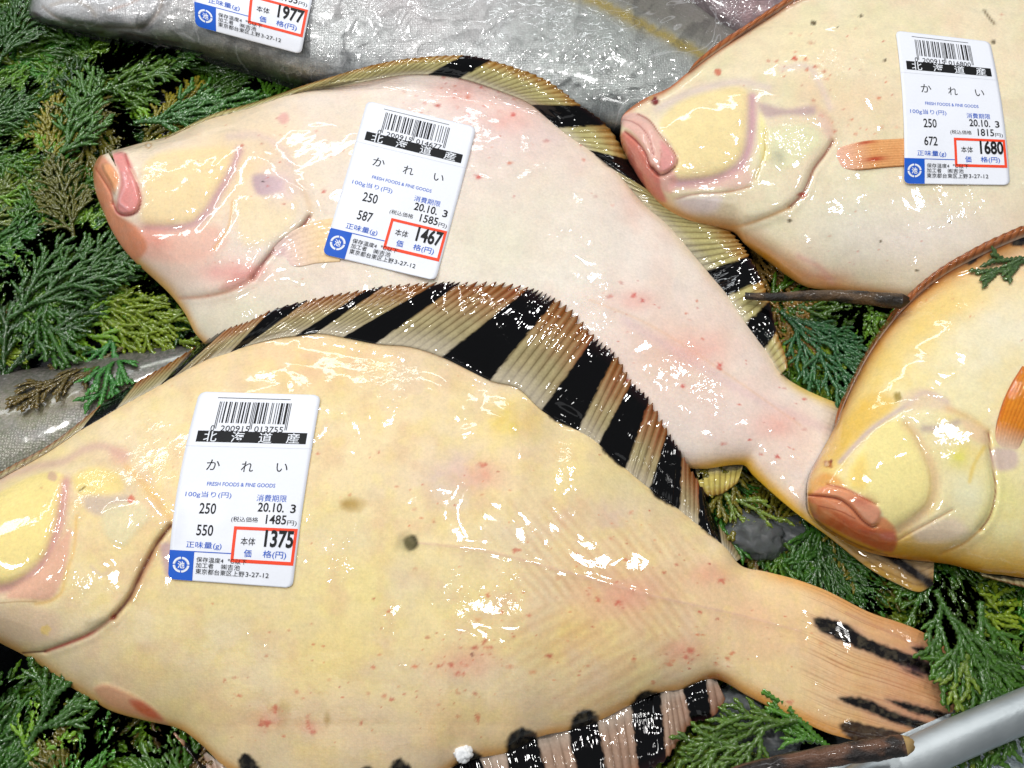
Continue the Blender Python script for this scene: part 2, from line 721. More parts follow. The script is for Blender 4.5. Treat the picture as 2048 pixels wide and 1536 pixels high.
tray = empty('metal_tray', tuple(RIM[24]))
tag(tray, 'brushed steel tray with a rolled rim at the edge of the counter', 'tray')
P, f = tube(RIM, 0.0064, 32, 0.75)
keep(mesh_obj('rim', P, f, M_STEEL), tray)
# sloping wall down to the base, and the base itself, inside the rim
tn = np.gradient(RIM, axis=0)
tn /= np.linalg.norm(tn, axis=1)[:, None]
inn = np.stack([-tn[:, 1], tn[:, 0], np.zeros(len(RIM))], 1)
if inn[20, 1] < 0:
    inn = -inn
wt = RIM + inn * 0.004 + np.array([0, 0, -0.004])
wb = RIM + inn * 0.016
wb[:, 2] = -0.001
V, F = slab(np.stack([wt, wb], 1), 0.0012)
keep(mesh_obj('wall', V, F, M_STEEL), tray)
b0 = RIM + inn * 0.0155
b0[:, 2] = 0.0
bb = np.vstack([b0, [[-0.6, -0.5, 0], [-0.9, 0.2, 0], [-0.6, 0.8, 0], [0.7, 0.8, 0], [0.75, 0.2, 0]]])
lowr = bb - np.array([0, 0, 0.0015])
n = len(bb)
keep(mesh_obj('base', np.vstack([bb, lowr]), [tuple(range(n)), tuple(range(2 * n - 1, n - 1, -1))] + [(i, i + n, (i + 1) % n + n, (i + 1) % n) for i in range(n)], M_BASE, smoothsh=False), tray)

cz = -0.003
xs, ys = np.linspace(-1.6, 1.6, 20), np.linspace(-1.2, 1.6, 20)
G = np.stack(np.meshgrid(xs, ys, indexing='ij') + [np.full((20, 20), cz)], -1)
V, F = slab(G, 0.02)
tag(mesh_obj('counter', V, F, M_COUNTER), kind='structure')

# ------------------------------------------------------------------ cypress sprigs


def cords_to_mesh(cords):
    Vs, Fs, Ts = [], [], []
    off = 0
    ns = 5
    a = np.linspace(0, 2 * np.pi, ns, endpoint=False)
    for pts, r0, r1 in cords:
        d = np.concatenate([[0], np.cumsum(np.linalg.norm(np.diff(pts, axis=0), axis=1))])
        n = max(4, int(d[-1] / 0.00078))
        s = np.linspace(0, d[-1], n)
        p = np.stack([np.interp(s, d, pts[:, k]) for k in range(3)], 1)
        t = np.gradient(p, axis=0)
        t /= np.linalg.norm(t, axis=1)[:, None] + 1e-12
        side = np.stack([-t[:, 1], t[:, 0], np.zeros(n)], 1)
        side /= np.linalg.norm(side, axis=1)[:, None] + 1e-12
        u = s / d[-1]
        r = (r0 + (r1 - r0) * u) * np.where(np.arange(n) % 2 == 0, 1.28, 0.66)
        r[-1] *= 0.3
        ring = p[:, None] + r[:, None, None] * (np.cos(a)[None, :, None] * side[:, None] + np.sin(a)[None, :, None] * np.array([0, 0, 0.75]))
        Vs.append(ring.reshape(-1, 3))
        i = np.arange(n * ns).reshape(n, ns) + off
        j = np.roll(i, -1, 1)
        Fs.append(np.stack([i[:-1], i[1:], j[1:], j[:-1]], -1).reshape(-1, 4))
        Ts.append(np.repeat(u, ns))
        off += n * ns
    return np.vstack(Vs), np.vstack(Fs), np.concatenate(Ts)


def sprig(seed, L=0.07, dens=1.0):
    g = np.random.default_rng(seed)
    cords = []

    def curve(p0, ang, length, bend, lift, n=9):
        s = np.linspace(0, 1, n)
        a = ang + bend * s
        dx = np.concatenate([[0], np.cumsum(np.cos(a[:-1]))]) * length / (n - 1)
        dy = np.concatenate([[0], np.cumsum(np.sin(a[:-1]))]) * length / (n - 1)
        z = lift * np.sin(s * 2.2) * length
        return np.stack([p0[0] + dx, p0[1] + dy, p0[2] + z], 1)

    def grow(p0, ang, length, level, bend):
        c = curve(p0, ang, length, bend, g.uniform(-0.04, 0.09))
        r = (0.00115, 0.00108, 0.00098, 0.00085)[level]
        cords.append((c, r * 1.05, r * 0.85))
        if level >= 3 or length < 0.006:
            return
        step = (0.0060, 0.0044, 0.0042)[level] / dens
        s = step * g.uniform(0.6, 1.0)
        side = 1 if g.random() < 0.5 else -1
        while s < length * 0.93:
            u = s / length
            k = u * (len(c) - 1)
            i = min(int(k), len(c) - 2)
            p = c[i] + (c[i + 1] - c[i]) * (k - i)
            a = math.atan2(c[i + 1][1] - c[i][1], c[i + 1][0] - c[i][0])
            if level == 0:
                ln = L * 0.50 * (1 - u) ** 0.75 * g.uniform(0.7, 1.1) + 0.004
            else:
                ln = min(length * 0.55, 0.016) * (1 - 0.75 * u) * g.uniform(0.65, 1.15) + 0.0025
            grow(p + np.array([0, 0, g.uniform(-0.0004, 0.0006)]), a + side * math.radians(g.uniform(22, 38)), ln, level + 1, -side * g.uniform(0.1, 0.45))
            side = -side
            s += step * g.uniform(0.75, 1.25)

    grow(np.zeros(3), 0.0, L, 0, g.uniform(-0.5, 0.5))
    return cords_to_mesh(cords)


SPR = [sprig(100 + k, L) for k, L in enumerate((0.066, 0.058, 0.072, 0.05, 0.062, 0.045))]
GREENS = [(62, 98, 16), (50, 88, 16), (80, 116, 22), (38, 76, 18), (92, 112, 24), (96, 92, 24), (94, 72, 28), (48, 98, 24)]


def sprig_cols(T, g, tone=None):
    c0 = lin(GREENS[g.choice(len(GREENS), p=[.21, .20, .16, .16, .10, .06, .02, .09])] if tone is None else tone)
    c0 = c0 * g.uniform(0.65, 1.6)
    tip = c0 * np.array([1.5, 1.35, 1.05])
    return c0 * (1 - T[:, None] ** 2) + tip * T[:, None] ** 2


def place(V, px, py, ang, scale, z, tilt=0.0, roll=0.0):
    ca, sa = math.cos(ang), math.sin(ang)
    P = V * scale
    y = P[:, 1] * math.cos(roll) - P[:, 2] * math.sin(roll)
    zz = P[:, 1] * math.sin(roll) + P[:, 2] * math.cos(roll) + P[:, 0] * math.sin(tilt)
    o = unproj(px, py, z)
    return np.stack([o[0] + P[:, 0] * ca - y * sa, o[1] + P[:, 0] * sa + y * ca, z + zz], 1)


RIMN = inn[36] * np.array([1, 1, 0])


def build_bed():
    g = np.random.default_rng(21)
    # centre box, count, main direction in degrees (counter-clockwise seen from above)
    zones = [((-40, 30, 230, 300), 11, 60, 45), ((150, 120, 560, 290), 13, 40, 50), ((-60, 260, 230, 520), 14, -10, 50), ((-60, 560, 170, 720), 8, 20, 40), ((60, 60, 300, 180), 5, 80, 40),
             ((20, 480, 300, 660), 12, 35, 40), ((180, 420, 380, 640), 7, 10, 50), ((-60, 1330, 220, 1580), 11, 65, 40),
             ((150, 1440, 420, 1600), 9, 60, 40), ((1500, 600, 1760, 800), 12, -60, 50), ((1560, 590, 1700, 720), 4, -30, 40),
             ((1420, 950, 1560, 1040), 3, -25, 40), ((1560, 1060, 1720, 1180), 6, -70, 30), ((1640, 1130, 2080, 1280), 15, -50, 40),
             ((1850, 1180, 2090, 1400), 12, -70, 40), ((1480, 1390, 1640, 1540), 7, 15, 50), ((1300, 1450, 1560, 1600), 7, 10, 60)]
    Vs, Fs, Cs, off = [], [], [], 0
    for (x0, y0, x1, y1), n, dr, sp in zones:
        n = int(n * 1.25)
        for k in range(n):
            V, F, T = SPR[g.integers(len(SPR))]
            px, py = g.uniform(x0, x1), g.uniform(y0, y1)
            ang = math.radians(g.normal(dr, sp))
            sc = g.uniform(0.75, 1.1)
            # centre the spray on the spot
            L = V[:, 0].max() * sc * 0.5
            zz = 0.0016 + 0.0075 * (k / n) + g.uniform(0, 0.0008)

            W = place(V, px, py, ang, sc, zz, g.normal(0, 0.05), g.normal(0, 0.12))
            W[:, 0] -= math.cos(ang) * L
            W[:, 1] -= math.sin(ang) * L
            W[:, 2] = np.clip(W[:, 2], 0.0008, 0.0125)
            if ((W - RIM[36]) @ RIMN).min() < 0.0085:
                continue
            Vs.append(W)
            Fs.append(F + off)
            Cs.append(sprig_cols(T, g))
            off += len(V)
    o = mesh_obj('cypress_bed', np.vstack(Vs), np.vstack(Fs), M_LEAF, col=np.vstack(Cs))
    tag(o, 'bed of wet green cypress sprays strewn under the fish', 'foliage', kind='stuff')


build_bed()

# ------------------------------------------------------------------ fish bodies


def outline(pts, n):
    """resample an outline; a third number on a point pins its parameter"""
    sm = 8
    q = smooth(pts, sm)
    d = np.concatenate([[0], np.cumsum(np.linalg.norm(np.diff(q, axis=0), axis=1))])
    ks, ts = [], []
    for i, p in enumerate(pts):
        if len(p) > 2:
            ks.append(d[min(i * sm, len(d) - 1)])
            ts.append(p[2])
    if not ks or ts[0] > 0:
        ks, ts = [0.0] + ks, [0.0] + ts
    if ts[-1] < 1:
        ks, ts = ks + [d[-1]], ts + [1.0]
    # smooth monotone pinning
    t = np.linspace(0, 1, n)
    s = np.interp(t, ts, ks)
    k = max(3, n // 40)
    pad = np.concatenate([2 * s[0] - s[k:0:-1], s, 2 * s[-1] - s[-2:-k - 2:-1]])
    s = np.convolve(pad, np.ones(2 * k + 1) / (2 * k + 1), 'valid')
    s[0], s[-1] = 0, d[-1]
    return np.stack([np.interp(s, d, q[:, 0]), np.interp(s, d, q[:, 1])], 1)


class Body:
    pass


def fish_body(root, up, lo, nu, nv, base, hprof, paint, tail_t=None, p=2.3, q=0.76, mat=None, color=(238, 220, 170),
              depth=0.007, nose=0.05, drape=True, notch=None, cull_x=None):
    U, L = outline(up, nu), outline(lo, nu)
    v = np.linspace(0, 1, nv)
    v = 0.6 * v + 0.4 * (0.5 - 0.5 * np.cos(np.pi * v))
    t = np.linspace(0, 1, nu)
    X = L[:, None, 0] + (U - L)[:, None, 0] * v
    Y = L[:, None, 1] + (U - L)[:, None, 1] * v
    Wd = np.hypot(*(U - L).T)[:, None] * np.ones(nv)
    T = t[:, None] * np.ones(nv)
    VV = np.ones(nu)[:, None] * v
    S = Skin(X, Y, color)
    S.T, S.V = T, VV
    S.dup, S.dlo = (1 - VV) * Wd, VV * Wd
    prof = np.clip(1 - np.abs(2 * VV - 1) ** p, 0, 1) ** q
    hp = np.interp(t, [a for a, b in hprof], [b for a, b in hprof])
    k = nu // 30
    hp = np.convolve(np.pad(hp, k, 'edge'), np.ones(2 * k + 1) / (2 * k + 1), 'valid')
    nz = np.sqrt(np.clip(1 - np.clip(1 - t / nose, 0, 1) ** 2, 0, 1))
    paint(S)
    S.fur(0.10, 9, 71, tuple(0.80 * np.array(color)))
    wz = fbm(X, Y, 130, 171, 2)
    S.W = S.W * (0.16 + 4.0 * np.clip(wz - .52, 0, .4))
    edge = np.clip(prof * 1.6, 0, 1) * nz[:, None]
    bz = base(X, Y)
    Zt = bz + prof * (hp * nz)[:, None] + S.Z * edge
    if drape:
        g = hm_at(X, Y, 4)
        Zt = np.where(g > 0.002, smax(Zt, g + 0.0012, 0.003), Zt)
    P = unproj(X, Y, Zt)
    rgba = np.concatenate([S.C, S.W[..., None]], -1)
    hm_add(X, Y, Zt)

    def part(i0, i1, name):
        n = i1 - i0
        top = P[i0:i1].reshape(-1, 3)
        F1 = gridfaces(n, nv)
        if notch is not None and i0 == 0:
            sk = Skin(X[i0:i1], Y[i0:i1], (0, 0, 0))
            sel, d = sk.dpoly(notch, 30, False)
            ins = np.zeros(sk.X.shape, bool)
            ins[sel] = d < 0
            bad = ins.ravel()
            F1 = F1[~bad[F1].all(1)]
        # underside on a coarser grid that shares the outline
        iu = np.unique(np.concatenate([np.arange(i0, i1, 5), [i1 - 1]]))
        iv = np.unique(np.concatenate([np.arange(0, nv, 6), [nv - 1]]))
        pb = prof[np.ix_(iu, iv)] * nz[iu][:, None]
        edgez = np.minimum(bz, np.minimum(Zt[:, :1], Zt[:, -1:]))[np.ix_(iu, iv)]
        Pb = P[np.ix_(iu, iv)].copy()
        zb = np.maximum(edgez - depth * pb * np.clip(hp[iu] / hp.max(), 0.12, 1)[:, None], 0.0015)
        lerp = (VV[np.ix_(iu, iv)])[..., None]
        E = P[iu][:, None, 0] * (1 - lerp) + P[iu][:, None, -1] * lerp
        Pb[..., :2] = E[..., :2]
        Pb[..., 2] = zb
        Pb[:, 0] = P[iu, 0]
        Pb[:, -1] = P[iu, -1]
        cb = np.empty(Pb.shape[:2] + (4,))
        cb[..., :3] = lin((96, 74, 44)) if mat is None else S.C[np.ix_(iu, iv)] * 0.8
        cb[..., 3] = 1
        F2 = gridfaces(len(iu), len(iv), n * nv, True)
        if notch is not None and i0 == 0:
            sk = Skin(X[np.ix_(iu, iv)], Y[np.ix_(iu, iv)], (0, 0, 0))
            sel, d = sk.dpoly(notch, 30, False)
            ins = np.zeros(sk.X.shape, bool)
            ins[sel] = d < 6
            bad = np.concatenate([np.zeros(n * nv, bool), ins.ravel()])
            F2 = F2[~bad[F2].any(1)]
        o = mesh_obj(name, np.vstack([top, Pb.reshape(-1, 3)]), np.vstack([F1, F2]), mat or M_SKIN,
                     col=np.vstack([rgba[i0:i1].reshape(-1, 4), cb.reshape(-1, 4)]))
        return keep(o, root)

    if tail_t is None:
        part(0, nu, 'body')
    else:
        it = int(tail_t * nu)
        part(0, it + 1, 'body')
        part(it, nu, 'tail_fin')
    return S


def fin(root, name, keys, pitch=13.0, zb=0.0, zt=0.0, nper=2.2, nw=26, mem=(170, 160, 120), edge=(138, 70, 22), line=(104, 82, 40),
        ridge=0.00014, bow=0.0, slant=0.0, lift=0.0012, serr=0.045, edge_w=0.35, dark_tip=0.4, mat=None, black=(7, 7, 9), seed=1, redden=0.0, sink=0.0):
    """keys: base x, base y, tip x, tip y, black until the next key"""
    K = np.array([k[:4] for k in keys], float)
    blk = [k[4] if len(k) > 4 else 0 for k in keys]
    seg = np.maximum(np.linalg.norm(np.diff(K[:, :2], axis=0), axis=1), np.linalg.norm(np.diff(K[:, 2:], axis=0), axis=1))
    cnt = np.maximum((seg / nper).astype(int), 4)
    pad = np.vstack([2 * K[0] - K[1], K, 2 * K[-1] - K[-2]])
    rows, bm, ph = [], [], []
    acc = 0.0
    for i in range(len(K) - 1):
        a, b, c, d = pad[i], pad[i + 1], pad[i + 2], pad[i + 3]
        s = np.linspace(0, 1, cnt[i], endpoint=(i == len(K) - 2))[:, None]
        l1 = np.linalg.norm(c - b)
        m1 = (c - a) * l1 / (np.linalg.norm(b - a) + l1)
        m2 = (d - b) * l1 / (np.linalg.norm(d - c) + l1)
        rows.append((2 * s ** 3 - 3 * s ** 2 + 1) * b + (s ** 3 - 2 * s ** 2 + s) * m1 + (-2 * s ** 3 + 3 * s ** 2) * c + (s ** 3 - s ** 2) * m2)
        bm.append(np.full(cnt[i], float(blk[i])))
        nr = max(1, round(seg[i] / pitch))
        ph.append(acc + s[:, 0] * nr)
        acc += nr
    R = np.vstack(rows)
    bm = np.convolve(np.pad(np.concatenate(bm), 2, 'edge'), np.ones(5) / 5, 'valid')
    ph = np.concatenate(ph)
    if slant:
        tg = np.gradient(R[:, :2], axis=0)
        tg /= np.linalg.norm(tg, axis=1)[:, None] + 1e-9
        R[:, 2:] += tg * slant
    n = len(R)
    wv = np.linspace(-0.06, 1, nw)
    fr = ph - np.floor(ph)
    jag = 1 - serr * (0.5 + 0.5 * np.cos(2 * np.pi * (fr - 0.15))) ** 0.7 * (0.6 + 0.8 * _hash(np.floor(ph), np.floor(ph) * 0, seed))
    wj = np.where(wv > 0.5, 0.5 + (wv - 0.5) * 1.0, wv)[None, :] * np.ones((n, 1))
    wj = np.where(wv[None, :] > 0.5, 0.5 + (wv[None, :] - 0.5) * (jag[:, None] * 2 - 1 + 0) , wj)
    base, tip = R[:, None, :2], R[:, None, 2:]
    dirv = tip - base
    perp = np.stack([-dirv[..., 1], dirv[..., 0]], -1)
    XY = base + dirv * wj[..., None] + perp * (bow * wj * (1 - wj))[..., None]
    X, Y = XY[..., 0], XY[..., 1]
    rz = ridge * np.abs(np.sin(np.pi * ph))[:, None] * np.clip(0.35 + wj, 0, 1) * (1 - 0.75 * bm[:, None])
    w01 = np.clip(wj, 0, 1)
    zbv = zb(R[:, 0], R[:, 1]) if callable(zb) else np.full(n, zb)
    ztv = zt(R[:, 2], R[:, 3]) if callable(zt) else np.full(n, zt)
    Z = zbv[:, None] * (1 - w01) + ztv[:, None] * w01 + lift * np.sin(np.pi * w01) + rz
    wav = (fbm(X, Y, 60, seed) - 0.5) * 0.0022
    Z = Z + wav * w01 - sink * (wj < 0)
    g = hm_at(X, Y, 1)
    g2 = hm_at(X, Y, 5)
    Z = np.where(wj > 0.12, np.maximum(Z, np.maximum(g, g2) + 0.0009 + rz), Z)
    S = Skin(X, Y, mem)
    # colour: membrane, dark line between rays, orange-brown free edge, black bars
    nn = fbm(X, Y, 22, seed + 4)
    allm = np.ones(X.shape, bool)
    S.mix(allm, (nn - 0.35) * 0.9, tuple(0.72 * np.array(mem)))
    S.mix(allm, np.clip(w01 - 0.15, 0, 1) * 0.55 * nn, tuple(0.55 * np.array(mem) + 0.45 * np.array(edge)))
    em = np.clip((w01 - (1 - edge_w)) / edge_w, 0, 1) ** 0.95
    S.mix(allm, em * (0.85 + 0.5 * nn), edge)
    S.mix(allm, em ** 3 * .6, tuple(.55 * np.array(edge)))
    if redden:
        rr = fbm(ph[:, None] * 11 + 0 * X, Y * 0.15, 25, seed + 8)
        S.mix(allm, np.clip((rr - 0.42) * 4, 0, 1) * redden * np.clip(w01 * 1.3, 0, 1) * np.clip((X - 850) / 250, 0.1, 1), (140, 58, 40))
    ln = np.exp(-(np.minimum(fr, 1 - fr)[:, None] / 0.10) ** 2)
    S.mix(allm, ln * 0.7, line)
    S.mix(allm, np.exp(-((fr[:, None] - .45) / .2) ** 2) * .28, tuple(np.minimum(255, 1.12 * np.array(mem) + 8)))
    S.mix(allm, np.exp(-(w01 / .16) ** 2) * .5, (200, 190, 176))
    S.mix(allm, np.clip((w01 - 0.93) / 0.07, 0, 1) * dark_tip, (70, 34, 14))
    rag = (fbm(X, Y, 8, seed + 2) - 0.5) * 0.7
    bmm = np.clip((bm[:, None] + rag * (bm[:, None] > 0.02) * (bm[:, None] < 0.98) - 0.35) * 3.3, 0, 1)
    S.mix(allm, bmm * np.clip((1.0 - w01) / 0.06 + 0.35, 0, 1), black)
    S.mix(allm, bmm * np.clip((w01 - 0.82) / 0.18, 0, 1) * 0.35, (58, 26, 30))
    hm_add(X, Y, Z)
    V, F = slab(unproj(X, Y, Z), 0.0005)
    c = S.C.reshape(-1, 3)
    o = mesh_obj(name, V, F, mat or M_FIN, col=np.vstack([c, c * 0.7]))
    return keep(o, root)


def flap(root, name, left, right, nl=24, nr=60, base=(222, 160, 90), streak=(190, 120, 50), thick=0.0006, off=0.0006, rays=9, paint=None, hump=0.0014):
    """a small paired fin lying flat on the body, between two edges that run from root to tip"""
    a, b = smooth(left, 10), smooth(right, 10)

    def res(q, n):
        d = np.concatenate([[0], np.cumsum(np.linalg.norm(np.diff(q, axis=0), axis=1))])
        s = np.linspace(0, d[-1], n)
        return np.stack([np.interp(s, d, q[:, 0]), np.interp(s, d, q[:, 1])], 1)
    a, b = res(a, nr), res(b, nr)
    v = np.linspace(0, 1, nl * 2)
    tt = np.linspace(0, 1, nr)[:, None] * np.ones(len(v))
    vv = np.ones(nr)[:, None] * v
    XY = a[:, None] + (b - a)[:, None] * v[None, :, None]
    X, Y = XY[..., 0], XY[..., 1]
    rr = np.abs(np.sin(np.pi * vv * rays))
    kt = np.clip(tt * 3.2, 0, 1)
    Z = hm_at(X, Y, 3) - .0004 * (1 - kt) + kt * (off + hump * (np.sin(np.pi * vv)) ** 0.5 * (1 - 0.3 * tt) + 0.00012 * rr)
    S = Skin(X, Y, base)
    allm = np.ones(X.shape, bool)
    S.mix(allm, (1 - rr) ** 2 * 0.7, streak)
    S.mix(allm, fbm(X, Y, 14, 3) * 0.4, streak)
    if paint:
        paint(S, tt, vv)
    hm_add(X, Y, Z)
    V, F = slab(unproj(X, Y, Z), thick)
    c = S.C.reshape(-1, 3)
    return keep(mesh_obj(name, V, F, M_FIN, col=np.vstack([c, c * 0.7])), root)


def fish_root(name, px, py, z=0.004):
    return empty(name, tuple(unproj(px, py, z)))


# ---- dark silver fish half hidden at the left
lf = fish_root('silver_fish', 120, 840)
tag(lf, 'dark silver fish lying under the cypress and the front flounder at the left edge', 'fish', 'round silver fish')


def paint_left(S):
    S.fur(0.5, 60, 3, (112, 112, 70))
    S.fur(0.35, 30, 9, (128, 128, 136))
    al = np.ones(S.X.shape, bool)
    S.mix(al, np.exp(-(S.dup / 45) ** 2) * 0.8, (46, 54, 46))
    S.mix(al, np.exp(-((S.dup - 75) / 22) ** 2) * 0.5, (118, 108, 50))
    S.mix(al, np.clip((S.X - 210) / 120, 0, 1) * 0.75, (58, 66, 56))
    S.line([(280, 735), (330, 722), (380, 706)], (170, 175, 160), 5, 0.8)


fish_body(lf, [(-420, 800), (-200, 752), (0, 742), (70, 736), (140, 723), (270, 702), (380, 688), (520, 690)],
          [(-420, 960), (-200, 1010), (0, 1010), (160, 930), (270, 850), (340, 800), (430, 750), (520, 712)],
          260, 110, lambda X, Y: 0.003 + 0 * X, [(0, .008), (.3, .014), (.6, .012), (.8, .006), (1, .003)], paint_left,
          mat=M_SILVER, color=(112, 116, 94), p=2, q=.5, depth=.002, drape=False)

# ---- big silver fish wrapped in film along the top
sf = fish_root('silver_fish', 800, 60)
tag(sf, 'long silver fish with a yellow side stripe wrapped in clear film at the top', 'fish', 'round silver fish')


def paint_top(S):
    al = np.ones(S.X.shape, bool)
    S.fur(0.6, 120, 5, (250, 240, 240))
    S.fur(0.3, 90, 8, (206, 216, 212))
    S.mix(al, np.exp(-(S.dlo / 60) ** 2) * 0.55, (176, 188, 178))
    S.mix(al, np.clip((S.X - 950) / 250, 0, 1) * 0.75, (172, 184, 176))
    # dark back above the yellow stripe
    st_ = [(900, -115), (1050, -62), (1190, -4), (1300, 50), (1420, 112), (1520, 170), (1640, 230)]
    q = smooth(st_, 5)
    yl = np.interp(S.X, q[:, 0], q[:, 1])
    S.mix(al, np.clip((yl - S.Y) / 25, 0, 1) * np.clip((S.X - 850) / 200, 0, 1) * 0.85, (136, 132, 114))
    S.line([(a, b + 6) for a, b in st_], (200, 174, 0), 21, 0.95, rag=7)
    # head: pale smooth gill cover, mouth and belly folds
    S.poly(Z1((200, 90), (270, -30), (500, -160), (900, -120), (960, 20), (880, 140), (700, 180), (450, 165), (260, 120)), (250, 251, 253), 0.9, 40, wet=0.2)
    S.line(Z1((960, -20), (930, 60), (880, 130), (830, 165)), (150, 128, 100), 9, 0.7, h=-0.0012, hw=8)
    S.line(Z1((250, 40), (330, 100), (450, 140), (640, 160), (820, 165)), (176, 156, 130), 6, 0.7, h=-0.0007, hw=6)
    S.line(Z1((300, 30), (420, 0), (520, 40), (560, 90)), (190, 170, 140), 9, 0.5)
    S.line(Z1((640, 60), (760, 20), (860, -30)), (200, 150, 120), 6, 0.5)
    S.line(Z1((200, 120), (300, 160), (450, 185), (600, 190)), (110, 66, 50), 7, 0.9)
    S.spot(63, 36, 14, (92, 48, 40), 0.9)
    S.line(Z1((700, 185), (900, 230), (1050, 250)), (120, 70, 55), 5, 0.6)


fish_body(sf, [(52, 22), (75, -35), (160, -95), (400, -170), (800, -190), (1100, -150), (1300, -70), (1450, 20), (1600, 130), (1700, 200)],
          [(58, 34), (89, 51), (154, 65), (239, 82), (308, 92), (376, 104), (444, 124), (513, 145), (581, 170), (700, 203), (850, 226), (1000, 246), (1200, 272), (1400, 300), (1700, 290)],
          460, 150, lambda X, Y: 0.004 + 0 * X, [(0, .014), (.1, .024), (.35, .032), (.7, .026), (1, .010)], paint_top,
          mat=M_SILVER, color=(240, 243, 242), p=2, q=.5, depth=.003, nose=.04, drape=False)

# second wrapped fish behind it, only its flank shows
bf = fish_root('wrapped_fish', 1500, 10)
tag(bf, 'purplish wrapped fish glimpsed behind the yellow stripe at the top edge', 'fish', 'round silver fish')


def paint_back(S):
    S.fur(0.8, 40, 3, (128, 100, 104))
    S.fur(0.6, 22, 6, (84, 70, 72))
    S.blot(1510, 20, 40, (180, 130, 130), .7)


fish_body(bf, [(1300, -100), (1420, -190), (1600, -230), (1800, -200)], [(1300, -60), (1390, 30), (1470, 80), (1600, 100), (1800, 60)],
          150, 80, lambda X, Y: 0.006 + 0 * X, [(0, .012), (.5, .02), (1, .015)], paint_back, mat=M_SILVER, color=(150, 126, 132), p=2, q=.5, drape=False)

# clear film round the silver fish
wx = np.linspace(-30, 1640, 420)
wyl = np.interp(wx, [-30, 40, 90, 240, 376, 513, 640, 850, 1000, 1200, 1440, 1640], [30, 42, 60, 90, 113, 154, 196, 236, 256, 284, 300, 290])
wyu = np.interp(wx, [-30, 100, 400, 800, 1100, 1300, 1500, 1640], [-40, -120, -190, -210, -180, -170, -190, -190])
vv = np.linspace(0, 1, 130)
FX = wx[:, None] * np.ones(130)
FY = wyl[:, None] + (wyu - wyl)[:, None] * vv
cr = np.abs(fbm(FX, FY, 120, 41, 3) - 0.5) * 2
cr2 = np.abs(fbm(FX * 0.6 + FY * 0.9, FY * 0.7 - FX * 0.4, 60, 47, 2) - 0.5) * 2
FZ = np.maximum(hm_at(FX, FY, 6), hm_at(FX, FY, 1)) + 0.0012 + 0.0011 * (1 - cr) ** 4 + 0.0006 * (1 - cr2) ** 5
FZ = FZ + 0.004 * np.exp(-((FX - 1430) / 60) ** 2 - ((FY - 60) / 40) ** 2) * (1 - cr2) ** 2
V, F = slab(unproj(FX, FY, FZ), 0.0001)
film = mesh_obj('plastic_film', unproj(FX, FY, FZ), gridfaces(420, 130), M_FILM)
tag(film, 'crinkled clear plastic film wrapped over the long silver fish', 'plastic film')
hm_add(FX, FY, FZ)

# ------------------------------------------------------------------ price labels


def text_mesh(s, offset=0.0):
    c = bpy.data.curves.new('t', 'FONT')
    c.body = s
    c.offset = offset
    c.resolution_u = 3
    o = bpy.data.objects.new('t', c)
    COL.objects.link(o)
    dg = bpy.context.evaluated_depsgraph_get()
    me = bpy.data.meshes.new_from_object(o.evaluated_get(dg))
    n = len(me.vertices)
    V = np.empty(n * 3, np.float32)
    me.vertices.foreach_get('co', V)
    V = V.reshape(-1, 3)[:, :2].astype(float)
    F = [tuple(p.vertices) for p in me.polygons]
    bpy.data.objects.remove(o)
    bpy.data.curves.remove(c)
    bpy.data.meshes.remove(me)
    return V, F


TCACHE = {}


